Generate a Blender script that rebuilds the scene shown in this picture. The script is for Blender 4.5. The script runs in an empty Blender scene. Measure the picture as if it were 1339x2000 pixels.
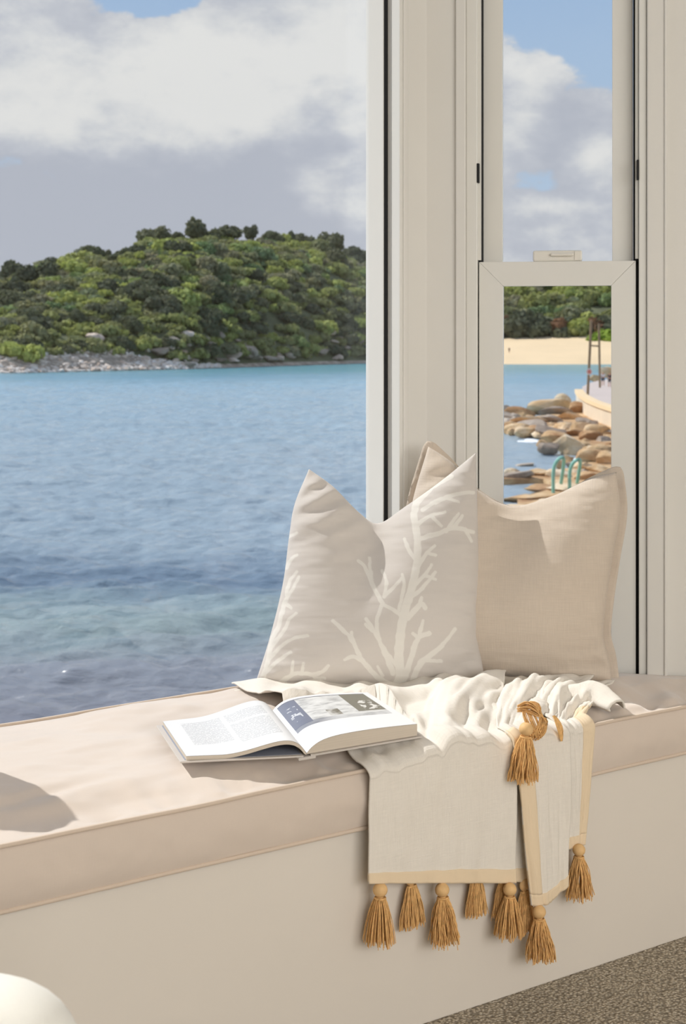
import bpy, bmesh, math, random
import numpy as np
from mathutils import Vector, Matrix

random.seed(7)
rng = np.random.default_rng(7)
scene = bpy.context.scene
C = scene.collection

# ------------------------------------------------------------------ camera
F, HX, HY = 2850.0, 669.5, 655.0             # focal length, principal column, horizon row (1339 x 2000 frame)
CAM_H = 1.166
ANG = math.radians(55.75)
DX, DY = math.sin(ANG), math.cos(ANG)          # seat direction seen from the camera
CU, CV = -1.5053, -1.9645                      # camera over the floor (x along the seat, y towards the sea)
cam_d = bpy.data.cameras.new('camera')
cam = bpy.data.objects.new('camera', cam_d); C.objects.link(cam)
cam_d.sensor_fit = 'HORIZONTAL'; cam_d.sensor_width = 36.0
cam_d.lens = F / 1339 * 36
cam_d.shift_y = (HY - 1000) / 1339
cam_d.clip_end = 6000
cam.location = (CU, CV, CAM_H)
cam.rotation_euler = (math.pi / 2, 0, -(math.pi / 2 - ANG))
cam_d.dof.use_dof = True; cam_d.dof.focus_distance = 2.75; cam_d.dof.aperture_fstop = 17
scene.camera = cam

# ------------------------------------------------------------------ colour management
vs = scene.view_settings
vs.view_transform = 'Standard'; vs.look = 'None'; vs.gamma = 1.0
vs.use_curve_mapping = False
vs.exposure = 0.0

# ------------------------------------------------------------------ helpers: places
RGT = np.array([DX, -DY]); FWD = np.array([DY, DX])

def W(X, Y, Z):                     # camera-frame metres -> world
    X = np.asarray(X, float); Y = np.asarray(Y, float); Z = np.asarray(Z, float)
    return np.stack([CU + DX * X + DY * Y, CV - DY * X + DX * Y, Z + 0 * X], -1)

def ray(px):
    k = (px - HX) / F
    return DX * k + DY, DX - DY * k

def on_v(px, py, v):                # point on the plane y = v
    a, b = ray(px); t = (v - CV) / b
    return np.array([CU + a * t, v, CAM_H - (py - HY) / F * t])

def on_z(px, py, z):                # point on the plane z
    t = (CAM_H - z) * F / (py - HY); a, b = ray(px)
    return np.array([CU + a * t, CV + b * t, z])

def on_d(px, py, d):
    return W((px - HX) / F * d, d, CAM_H - (py - HY) / F * d)

def u_at(px, v):
    a, b = ray(px); return CU + a * (v - CV) / b

def v_at(px, u):
    a, b = ray(px); return CV + b * (u - CU) / a

# ------------------------------------------------------------------ helpers: numeric noise
def _hash(ix, iy, seed):
    h = (ix.astype(np.int64) * 374761393 + iy.astype(np.int64) * 668265263 + seed * 1274126177) & 0x7fffffff
    h = ((h ^ (h >> 13)) * 1274126177) & 0x7fffffff
    return ((h ^ (h >> 16)) & 0xffff) / 65535.0

def vnoise(x, y, seed=0):
    x = np.asarray(x, float); y = np.asarray(y, float)
    ix = np.floor(x); iy = np.floor(y); fx = x - ix; fy = y - iy
    fx = fx * fx * fx * (fx * (fx * 6 - 15) + 10); fy = fy * fy * fy * (fy * (fy * 6 - 15) + 10)
    a = _hash(ix, iy, seed); b = _hash(ix + 1, iy, seed); c = _hash(ix, iy + 1, seed); d = _hash(ix + 1, iy + 1, seed)
    return (a * (1 - fx) + b * fx) * (1 - fy) + (c * (1 - fx) + d * fx) * fy - 0.5

def fbm(x, y, seed=0, oct=4):
    s = 0; a = 1.0
    for i in range(oct):
        s = s + a * vnoise(np.asarray(x) * 2 ** i, np.asarray(y) * 2 ** i, seed + i * 17); a *= 0.5
    return s

def sstep(a, b, x):
    t = np.clip((np.asarray(x, float) - a) / (b - a), 0, 1); return t * t * (3 - 2 * t)

# ------------------------------------------------------------------ helpers: nodes / materials
class NT:
    def __init__(s, tree): s.t = tree; s.n = tree.nodes; s.l = tree.links
    def add(s, typ, **kw):
        n = s.n.new(typ)
        for k, v in kw.items(): setattr(n, k, v)
        return n
    def put(s, sock, v):
        if isinstance(v, bpy.types.NodeSocket): s.l.new(v, sock)
        elif v is not None: sock.default_value = v
    def math(s, op, a, b=None, c=None, clamp=False):
        n = s.add('ShaderNodeMath', operation=op, use_clamp=clamp)
        s.put(n.inputs[0], a)
        if b is not None: s.put(n.inputs[1], b)
        if c is not None: s.put(n.inputs[2], c)
        return n.outputs[0]
    def vmath(s, op, a, b=None, out=0):
        n = s.add('ShaderNodeVectorMath', operation=op)
        s.put(n.inputs[0], a)
        if b is not None: s.put(n.inputs[1], b)
        return n.outputs[out]
    def mix(s, f, a, b, mode='MIX'):
        n = s.add('ShaderNodeMix', data_type='RGBA', blend_type=mode)
        s.put(n.inputs[0], f); s.put(n.inputs[6], a); s.put(n.inputs[7], b)
        return n.outputs[2]
    def noise(s, vec, scale, detail=4, rough=0.5, dist=0.0):
        n = s.add('ShaderNodeTexNoise'); s.put(n.inputs['Vector'], vec)
        n.inputs['Scale'].default_value = scale; n.inputs['Detail'].default_value = detail
        n.inputs['Roughness'].default_value = rough; n.inputs['Distortion'].default_value = dist
        return n.outputs[0]
    def ramp(s, fac, stops, interp='LINEAR'):
        n = s.add('ShaderNodeValToRGB'); s.put(n.inputs[0], fac); cr = n.color_ramp; cr.interpolation = interp
        while len(cr.elements) < len(stops): cr.elements.new(0.5)
        for e, (p, c) in zip(cr.elements, stops):
            e.position = p; e.color = c if len(c) == 4 else (*c, 1)
        return n.outputs[0]
    def range(s, v, a, b, c=0.0, d=1.0, smooth=True):
        n = s.add('ShaderNodeMapRange', interpolation_type='SMOOTHSTEP' if smooth else 'LINEAR')
        s.put(n.inputs[0], v)
        for i, q in zip((1, 2, 3, 4), (a, b, c, d)): n.inputs[i].default_value = q
        return n.outputs[0]
    def scale(s, vec, xyz): return s.vmath('MULTIPLY', vec, xyz)

MATS = {}
def srgb(r, g, b):
    f = lambda c: (c / 255 / 12.92) if c / 255 <= 0.04045 else ((c / 255 + 0.055) / 1.055) ** 2.4
    return (f(r), f(g), f(b), 1)

def new_mat(name):
    m = bpy.data.materials.new(name); m.use_nodes = True
    nt = NT(m.node_tree); bs = m.node_tree.nodes['Principled BSDF']; MATS[name] = m
    return m, nt, bs

def plain(name, col, rough=0.6, var=0.06, vscale=6.0, bump=0.0, bscale=200.0, spec=0.4, bdist=0.001, metal=0.0, stretch=None, coord='Object'):
    m, nt, bs = new_mat(name)
    co = nt.add('ShaderNodeTexCoord').outputs[coord]
    if stretch: co = nt.scale(co, stretch)
    n1 = nt.noise(co, vscale, 5, 0.6)
    lo = tuple(c * (1 - var) for c in col[:3]) + (1,); hi = tuple(min(1, c * (1 + var)) for c in col[:3]) + (1,)
    nt.put(bs.inputs['Base Color'], nt.ramp(n1, [(0.3, lo), (0.7, hi)]))
    bs.inputs['Roughness'].default_value = rough; bs.inputs['Specular IOR Level'].default_value = spec
    bs.inputs['Metallic'].default_value = metal
    if bump:
        b = nt.add('ShaderNodeBump'); b.inputs['Strength'].default_value = bump; b.inputs['Distance'].default_value = bdist
        nt.put(b.inputs['Height'], nt.noise(co, bscale, 3, 0.6)); nt.put(bs.inputs['Normal'], b.outputs[0])
    return m

def cloth(name, col, var=0.07, weave=1100.0, strength=0.35, sheen=0.15, crossvar=0.05, dist=0.0006, coord='UV', print_col=None, slub=60.0):
    """woven cloth: threads both ways from stretched noise on the cloth's own UVs (metres)"""
    m, nt, bs = new_mat(name)
    co = nt.add('ShaderNodeTexCoord').outputs[coord]
    w1 = nt.noise(nt.scale(co, (slub, weave, weave)), 1.0, 3, 0.6)
    w2 = nt.noise(nt.scale(co, (weave, slub, slub)), 1.0, 3, 0.6)
    soft = nt.noise(co, 9.0, 4, 0.6)
    th = nt.math('ADD', w1, w2)
    k = nt.math('ADD', nt.math('MULTIPLY', nt.math('SUBTRACT', th, 1.0), crossvar * 4), nt.math('MULTIPLY', nt.math('SUBTRACT', soft, 0.5), var * 3))
    f = nt.math('ADD', k, 0.5, clamp=True)
    lo = tuple(c * 0.8 for c in col[:3]) + (1,); hi = tuple(min(1, c * 1.2) for c in col[:3]) + (1,)
    base = nt.mix(f, lo, hi)
    if print_col is not None:
        at = nt.add('ShaderNodeAttribute', attribute_name='print')
        base = nt.mix(nt.math('MULTIPLY', at.outputs['Fac'], 0.9), base, print_col)
    nt.put(bs.inputs['Base Color'], base)
    bs.inputs['Roughness'].default_value = 0.9; bs.inputs['Specular IOR Level'].default_value = 0.15
    bs.inputs['Sheen Weight'].default_value = sheen; bs.inputs['Sheen Roughness'].default_value = 0.6
    b = nt.add('ShaderNodeBump'); b.inputs['Strength'].default_value = strength; b.inputs['Distance'].default_value = dist
    nt.put(b.inputs['Height'], th); nt.put(bs.inputs['Normal'], b.outputs[0])
    return m

# ------------------------------------------------------------------ world: sea sky with broken cumulus
def build_world():
    w = bpy.data.worlds.new('sky'); scene.world = w; w.use_nodes = True
    nt = NT(w.node_tree); bg = w.node_tree.nodes['Background']
    d = nt.add('ShaderNodeTexCoord').outputs['Generated']
    d = nt.vmath('NORMALIZE', d)
    x = nt.vmath('DOT_PRODUCT', d, (RGT[0], RGT[1], 0), out=1)
    y = nt.vmath('DOT_PRODUCT', d, (FWD[0], FWD[1], 0), out=1)
    sep = nt.add('ShaderNodeSeparateXYZ'); nt.put(sep.inputs[0], d)
    az = nt.math('ARCTAN2', x, y)
    hor = nt.math('SQRT', nt.math('ADD', nt.math('MULTIPLY', x, x), nt.math('MULTIPLY', y, y)))
    el = nt.math('ARCTAN2', sep.outputs[2], hor)
    # degrees, clouds seen towards the horizon are flattened
    A = nt.math('MULTIPLY', az, 57.2958); E = nt.math('MULTIPLY', el, 57.2958)
    cmb = nt.add('ShaderNodeCombineXYZ')
    # coordinates for the cloud noise: direction itself, compressed vertically
    nv = nt.scale(d, (1.0, 1.0, 1.7))
    f1 = nt.noise(nv, 9.0, 8, 0.56, 0.25)
    f2 = nt.noise(nt.vmath('ADD', nv, (0.013, 0.02, 0.035)), 16.0, 7, 0.55, 0.2)
    f3 = nt.noise(nt.vmath('ADD', nv, (3.1, 1.7, 2.2)), 45.0, 6, 0.6, 0.1)
    def blobs(lst):
        tot = None
        for (px, py, rx, ry, wgt) in lst:
            ca = math.degrees(math.atan((px - HX) / F)); ce = math.degrees(math.atan((HY - py) / F))
            rax = math.degrees(rx / F); rey = math.degrees(ry / F)
            p = nt.math('DIVIDE', nt.math('SUBTRACT', A, ca), rax); q = nt.math('DIVIDE', nt.math('SUBTRACT', E, ce), rey)
            g = nt.math('EXPONENT', nt.math('MULTIPLY', nt.math('ADD', nt.math('MULTIPLY', p, p), nt.math('MULTIPLY', q, q)), -1.0))
            g = nt.math('MULTIPLY', g, wgt)
            tot = g if tot is None else nt.math('ADD', tot, g)
        return tot
    cover = blobs([(300, -5, 100, 42, -0.75), (200, 180, 420, 200, 0.5), (560, 160, 260, 260, 0.45),
                   (1190, 60, 120, 110, -0.62), (1080, 20, 130, 60, -0.4), (1010, 230, 120, 130, 0.42), (1170, 290, 70, 90, 0.4), (1090, 400, 100, 30, 0.22),
                   (1040, 350, 60, 40, -0.25)])
    white = blobs([(100, 200, 280, 110, 0.34), (420, 130, 280, 130, 0.34), (640, 110, 160, 150, 0.25), (690, 240, 50, 42, 0.34), (620, 370, 55, 45, 0.34),
                   (700, 415, 55, 32, 0.3), (150, 60, 130, 60, -0.08), (640, 220, 60, 80, -0.2), (250, 430, 420, 110, -0.45), (500, 330, 120, 60, -0.15),
                   (1030, 160, 60, 70, 0.3), (1000, 250, 45, 45, 0.28), (1170, 310, 45, 40, 0.34), (1100, 225, 55, 50, -0.18), (1095, 405, 70, 20, 0.25), (1080, 310, 60, 50, -0.1)])
    fine = nt.math('ADD', nt.math('MULTIPLY', nt.math('SUBTRACT', f2, 0.5), 0.9), nt.math('MULTIPLY', nt.math('SUBTRACT', f3, 0.5), 0.45))
    dens = nt.math('ADD', nt.math('ADD', nt.math('MULTIPLY', nt.math('SUBTRACT', f1, 0.5), 1.3), cover), nt.math('MULTIPLY', fine, 0.9))
    # a bank of grey cloud all along the horizon
    bank = nt.range(E, 2.0, 7.5, 0.3, 0.0)
    dens = nt.math('ADD', dens, bank)
    mask = nt.range(dens, -0.06, 0.1)
    shade = nt.range(nt.math('ADD', nt.math('ADD', fine, white), nt.math('MULTIPLY', nt.math('SUBTRACT', f1, 0.5), 0.5)), -0.22, 0.42)
    cl = nt.ramp(shade, [(0.0, srgb(184, 189, 201)), (0.35, srgb(197, 201, 210)), (0.7, srgb(216, 218, 221)), (1.0, srgb(231, 231, 230))])
    blue = nt.ramp(nt.range(E, 0.0, 40.0, smooth=False), [(0.0, srgb(192, 207, 224)), (0.2, srgb(176, 199, 224)), (0.33, srgb(160, 188, 221)), (1.0, srgb(112, 152, 206))])
    col = nt.mix(mask, blue, cl)
    nt.put(bg.inputs['Color'], col); bg.inputs['Strength'].default_value = 1.0
build_world()

# ------------------------------------------------------------------ sun and room fill light
SUN = Vector((0.42, -0.66, -0.78)).normalized()
sd = bpy.data.lights.new('sun', 'SUN'); so = bpy.data.objects.new('sun', sd); C.objects.link(so)
sd.energy = 4.0; sd.angle = math.radians(0.6); sd.color = (1.0, 0.98, 0.95)
so.rotation_euler = SUN.to_track_quat('-Z', 'Y').to_euler(); so.location = (-6, 12, 14)
# added fill light behind the camera, standing in for light bounced off the room
ad = bpy.data.lights.new('room_fill_light', 'AREA'); ao = bpy.data.objects.new('room_fill_light', ad); C.objects.link(ao)
ad.shape = 'RECTANGLE'; ad.size = 4.0; ad.size_y = 3.0; ad.energy = 215; ad.color = (1.0, 0.985, 0.965)
ao.location = (-0.6, -4.6, 2.5)
ao.rotation_euler = (Vector((0.2, 0.3, 0.6)) - ao.location).to_track_quat('-Z', 'Y').to_euler()

# ------------------------------------------------------------------ helpers: objects
def link(o, parent=None):
    C.objects.link(o)
    if parent is not None: o.parent = parent
    return o

def mesh_obj(name, verts, faces, mat=None, parent=None, origin=None, smooth=False, uv=None, attr=None):
    """verts are world coordinates; the object sits at origin (or its parent's place)"""
    verts = np.asarray(verts, float).reshape(-1, 3)
    base = np.zeros(3)
    if parent is not None:
        p = parent
        while p is not None: base = base + np.array(p.location); p = p.parent
    loc = np.zeros(3)
    if origin is not None: loc = np.asarray(origin, float) - base
    me = bpy.data.meshes.new(name)
    me.from_pydata((verts - base - loc).tolist(), [], [tuple(f) for f in faces])
    if smooth: me.polygons.foreach_set('use_smooth', [True] * len(me.polygons))
    if uv is not None:
        ul = me.uv_layers.new(name='UVMap'); li = np.zeros(len(me.loops), np.int32); me.loops.foreach_get('vertex_index', li)
        ul.data.foreach_set('uv', np.asarray(uv, float)[li].ravel())
    if attr is not None:
        for k, a in attr.items():
            at = me.attributes.new(k, 'FLOAT', 'POINT'); at.data.foreach_set('value', np.asarray(a, float).ravel())
    if mat is not None: me.materials.append(MATS[mat] if isinstance(mat, str) else mat)
    me.update()
    o = bpy.data.objects.new(name, me); o.location = loc
    return link(o, parent)

def empty(name, loc, parent=None):
    o = bpy.data.objects.new(name, None); o.location = loc; o.empty_display_size = 0.1
    return link(o, parent)

def tag(o, label=None, cat=None, group=None, kind=None):
    if label: o['label'] = label
    if cat: o['category'] = cat
    if group: o['group'] = group
    if kind: o['kind'] = kind
    return o

def grid_faces(n, m, wrap=False, flip=False, off=0):
    f = []
    for i in range(n - 1):
        for j in range(m - 1 if not wrap else m):
            j2 = (j + 1) % m
            q = (off + i * m + j, off + i * m + j2, off + (i + 1) * m + j2, off + (i + 1) * m + j)
            f.append(q[::-1] if flip else q)
    return f

def prism(poly, z0, z1):
    n = len(poly)
    v = [(x, y, z0) for x, y in poly] + [(x, y, z1) for x, y in poly]
    f = [tuple(range(n))[::-1], tuple(range(n, 2 * n))]
    for i in range(n): f.append((i, (i + 1) % n, n + (i + 1) % n, n + i))
    return v, f

def fix(o, bev=0.0, seg=2):
    bm = bmesh.new(); bm.from_mesh(o.data); bmesh.ops.recalc_face_normals(bm, faces=bm.faces); bm.to_mesh(o.data); bm.free()
    if bev:
        b = o.modifiers.new('bevel', 'BEVEL'); b.width = bev; b.segments = seg; b.limit_method = 'ANGLE'; b.angle_limit = math.radians(40)
    return o

def tube(path, r, sides=8, caps=True):
    """tube verts/faces along path (list of 3-vectors); r scalar or list"""
    P = np.asarray(path, float); n = len(P); R = np.broadcast_to(np.asarray(r, float), (n,))
    T = np.gradient(P, axis=0); T /= np.linalg.norm(T, axis=1)[:, None] + 1e-12
    ref = np.array([0, 0, 1.0]) if abs(T[0][2]) < 0.9 else np.array([1.0, 0, 0])
    A = np.cross(T, ref); A /= np.linalg.norm(A, axis=1)[:, None] + 1e-12; B = np.cross(T, A)
    th = np.linspace(0, 2 * math.pi, sides, endpoint=False)
    V = P[:, None] + R[:, None, None] * (np.cos(th)[None, :, None] * A[:, None] + np.sin(th)[None, :, None] * B[:, None])
    f = grid_faces(n, sides, wrap=True)
    if caps: f += [tuple(range(sides))[::-1], tuple(range((n - 1) * sides, n * sides))]
    return V.reshape(-1, 3), f

def join(parts):
    V = []; Fc = []; o = 0
    for v, f in parts:
        v = np.asarray(v, float).reshape(-1, 3); V.append(v); Fc += [tuple(i + o for i in q) for q in f]; o += len(v)
    return np.concatenate(V), Fc

def spline(pts, n):
    """Catmull-Rom through pts, n samples by length"""
    P = np.asarray(pts, float)
    if len(P) == 2:
        t = np.linspace(0, 1, n)[:, None]; return P[0] * (1 - t) + P[1] * t
    Q = np.vstack([2 * P[0] - P[1], P, 2 * P[-1] - P[-2]]); out = []
    for i in range(1, len(Q) - 2):
        t = np.linspace(0, 1, 24, endpoint=False)[:, None]
        p0, p1, p2, p3 = Q[i - 1], Q[i], Q[i + 1], Q[i + 2]
        out.append(0.5 * (2 * p1 + (p2 - p0) * t + (2 * p0 - 5 * p1 + 4 * p2 - p3) * t * t + (3 * p1 - p0 - 3 * p2 + p3) * t ** 3))
    out = np.vstack(out + [P[-1:]])
    L = np.r_[0, np.cumsum(np.linalg.norm(np.diff(out, axis=0), axis=1))]
    s = np.linspace(0, L[-1], n)
    return np.stack([np.interp(s, L, out[:, k]) for k in range(out.shape[1])], -1)

# ------------------------------------------------------------------ materials
plain('frame_white', srgb(228, 226, 219), 0.35, 0.012, 3, spec=0.45)
plain('post_white', srgb(226, 223, 216), 0.5, 0.015, 3, spec=0.35)
plain('wall_white', srgb(226, 221, 212), 0.7, 0.02, 2.5, bump=0.05, bscale=350)
plain('bench_white', srgb(224, 216, 205), 0.75, 0.02, 2.0, bump=0.06, bscale=420)
plain('gasket_black', (0.008, 0.008, 0.009, 1), 0.6, 0.1)
plain('chrome_white', srgb(232, 228, 218), 0.25, 0.01, spec=0.6)
def carpet():
    m, nt, bs = new_mat('carpet')
    co = nt.add('ShaderNodeTexCoord').outputs['Object']
    v = nt.add('ShaderNodeTexVoronoi'); nt.put(v.inputs['Vector'], nt.vmath('ADD', co, nt.scale(nt.add('ShaderNodeTexNoise').outputs[1], (0.002, 0.002, 0.002)))); v.inputs['Scale'].default_value = 185
    col = nt.ramp(nt.noise(co, 140, 2, 0.5), [(0.3, srgb(176, 163, 143)), (0.5, srgb(212, 199, 178)), (0.7, srgb(238, 227, 208))])
    dark = nt.range(v.outputs['Distance'], 0.1, 0.8, 1.0, 0.45)
    nt.put(bs.inputs['Base Color'], nt.mix(1.0, col, dark, 'MULTIPLY')); bs.inputs['Roughness'].default_value = 0.95; bs.inputs['Specular IOR Level'].default_value = 0.1
    b = nt.add('ShaderNodeBump'); b.inputs['Strength'].default_value = 1.0; b.inputs['Distance'].default_value = 0.004
    nt.put(b.inputs['Height'], nt.math('SUBTRACT', 1.0, v.outputs['Distance'])); nt.put(bs.inputs['Normal'], b.outputs[0])
carpet()
def glass():
    m, nt, bs = new_mat('window_glass')
    nt.n.remove(bs); out = nt.n['Material Output']
    tr = nt.add('ShaderNodeBsdfTransparent'); tr.inputs[0].default_value = (0.985, 0.99, 0.99, 1)
    gl = nt.add('ShaderNodeBsdfGlossy'); gl.inputs['Roughness'].default_value = 0.0
    geo = nt.add('ShaderNodeNewGeometry')
    cs = nt.math('ABSOLUTE', nt.vmath('DOT_PRODUCT', geo.outputs['Incoming'], geo.outputs['Normal'], out=1))
    refl = nt.math('ADD', nt.math('MULTIPLY', nt.math('POWER', nt.math('SUBTRACT', 1.0, cs, clamp=True), 5.0), 0.9), 0.034)
    mx = nt.add('ShaderNodeMixShader'); nt.put(mx.inputs[0], refl); nt.put(mx.inputs[1], tr.outputs[0]); nt.put(mx.inputs[2], gl.outputs[0])
    nt.put(out.inputs[0], mx.outputs[0])
glass()
cloth('cushion_fabric', srgb(214, 199, 185), var=0.05, weave=700, strength=0.12, crossvar=0.02, sheen=0.45)
cloth('piping_fabric', srgb(214, 196, 178), var=0.03, strength=0.1, coord='Object')
cloth('throw_fabric', srgb(232, 225, 214), var=0.04, weave=420, strength=0.6, crossvar=0.07, dist=0.0012, slub=30)
cloth('hem_fabric', srgb(233, 212, 181), var=0.03, weave=700, strength=0.2, crossvar=0.03)
cloth('coral_fabric', srgb(206, 199, 192), var=0.03, weave=900, strength=0.15, crossvar=0.02, print_col=srgb(226, 222, 214))
cloth('linen_fabric', srgb(208, 194, 178), var=0.06, weave=520, strength=0.6, crossvar=0.10, dist=0.001, slub=25)
plain('tassel_yarn', srgb(226, 180, 120), 0.85, 0.2, 160, spec=0.15)
plain('bead_wood', srgb(226, 186, 132), 0.6, 0.08, 60, spec=0.3)
cloth('armchair_fabric', srgb(240, 236, 228), var=0.02, strength=0.15, coord='Object')

# ------------------------------------------------------------------ ROOM
Z_SEAT = 0.45; Z_BASE = 0.355; SILL = 0.39; HEAD = 2.55
G_V = 0.665                                         # plane of the big pane
u720 = u_at(720, G_V); v748 = v_at(748, u720); u756 = u_at(756, v748)
WV = v_at(780, u756); u797 = u_at(797, WV); UC = u_at(832, WV)   # inner wall plane and bay corner
UM = -0.50                                          # middle of the bay
mir = lambda u: 2 * UM - u
E45 = np.array([math.sqrt(.5), -math.sqrt(.5)]); O45 = np.array([math.sqrt(.5), math.sqrt(.5)])
S_END = (WV) / math.sqrt(.5)                         # the side wall reaches the seat front
def side(s, w, left=False):                          # side-wall coordinates -> plan
    p = np.array([UC, WV]) + s * E45 + w * O45
    return (mir(p[0]), p[1]) if left else (p[0], p[1])
def s_at(px, w=0.0):
    a, b = ray(px); t = ((UC + WV + w * math.sqrt(2)) - CU - CV) / (a + b)
    return (CU + a * t - UC - w * math.sqrt(.5)) / math.sqrt(.5), t
def z_at(py, t): return CAM_H - (py - HY) / F * t

def struct(name, poly, z0, z1, mat, parent=None, bev=0.0):
    v, f = prism(poly, z0, z1); o = mesh_obj(name, v, f, mat, parent); fix(o, bev)
    if parent is None: o['kind'] = 'structure'
    return o

fl = struct('floor', [(-4.5, -5.5), (3.5, -5.5), (3.5, 0.02), (-4.5, 0.02)], -0.08, 0.0, 'carpet')
uR, uL = UC + WV, mir(UC + WV)
# walls of the room either side of the bay
for nm, a, b in (('wall_right', uR + 0.03, 3.5), ('wall_left', -4.5, uL - 0.03)):
    struct(nm, [(a, 0.0), (b, 0.0), (b, 0.14), (a, 0.14)], 0.0, 2.75, 'wall_white')
struct('wall_back', [(-4.64, -5.64), (3.64, -5.64), (3.64, -5.5), (-4.64, -5.5)], 0.0, 2.75, 'wall_white')
struct('wall_far_right', [(3.5, -5.5), (3.64, -5.5), (3.64, 0.14), (3.5, 0.14)], 0.0, 2.75, 'wall_white')
struct('wall_far_left', [(-4.64, -5.5), (-4.5, -5.5), (-4.5, 0.14), (-4.64, 0.14)], 0.0, 2.75, 'wall_white')
# walls under the sills, above the heads
for nm, pl in (('wall_bay_center', [(mir(UC), WV), (UC, WV), (UC + 0.05, WV + 0.16), (mir(UC) - 0.05, WV + 0.16)]),
               ('wall_bay_right', [side(0, 0), side(S_END, 0), side(S_END, 0.16), side(0, 0.16)]),
               ('wall_bay_left', [side(0, 0, True), side(S_END, 0, True), side(S_END, 0.16, True), side(0, 0.16, True)])):
    o = struct(nm, pl, 0.0, SILL, 'wall_white')
    struct('lintel', pl, HEAD, 2.75, 'wall_white', o)
struct('ceiling', [(-4.5, -5.5), (3.5, -5.5), (3.5, 0.15), (uR + .2, 0.15), (UC + .1, WV + .25), (mir(UC) - .1, WV + .25), (uL - .2, 0.15), (-4.5, 0.15)], 2.75, 2.83, 'wall_white')

# big window
w1 = empty('window_1', (UM, WV, SILL)); w1['kind'] = 'structure'
def both(name, poly, z0, z1, mat, parent, bev=0.0015):
    struct(name, poly, z0, z1, mat, parent, bev)
    struct(name, [(mir(a), b) for a, b in poly], z0, z1, mat, parent, bev)
both('frame', [(u720, G_V + .012), (u720, v748), (u756 - .001, v748), (u756 - .001, G_V + .012)], SILL, HEAD, 'frame_white', w1)
both('gasket', [(u720 + .0015, v748 - .002), (u756 + .001, v748 - .002), (u756 + .001, v748 + .012), (u720 + .0015, v748 + .012)], SILL, HEAD, 'gasket_black', w1, 0)
both('jamb', [(u756, WV), (u756, v748 + .05), (u797, v748 + .05), (u797, WV)], SILL, HEAD, 'frame_white', w1)
both('jamb_bead', [(u756 + .008, WV - .004), (u797 - .001, WV - .004), (u797 - .001, WV + .01), (u756 + .008, WV + .01)], SILL, HEAD, 'post_white', w1, 0.003)
struct('frame_sill', [(mir(u756), WV), (u756, WV), (u756, G_V + .05), (mir(u756), G_V + .05)], SILL - .01, SILL + .02, 'frame_white', w1)
struct('frame_head', [(mir(u756), WV), (u756, WV), (u756, G_V + .05), (mir(u756), G_V + .05)], HEAD - .05, HEAD, 'frame_white', w1)
struct('glass_pane', [(mir(u720) - .003, G_V), (u720 + .003, G_V), (u720 + .003, G_V + .006), (mir(u720) - .003, G_V + .006)], SILL + .02, HEAD - .05, 'window_glass', w1)
# bay corner posts
p1 = side(0.055, 0.15)
for lf, nm in ((False, 'trim_1'), (True, 'trim_2')):
    sA = s_at(890)[0]
    pl = [(u797, WV), (UC, WV), side(sA, 0), side(sA, 0.15), (UC + 0.06, WV + 0.16), (u797, WV + .16)]
    if lf: pl = [(mir(a), b) if i not in (2, 3) else (mir(a), b) for i, (a, b) in enumerate(pl)]
    struct(nm, pl, SILL, HEAD, 'post_white', bev=0.0015)

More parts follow.
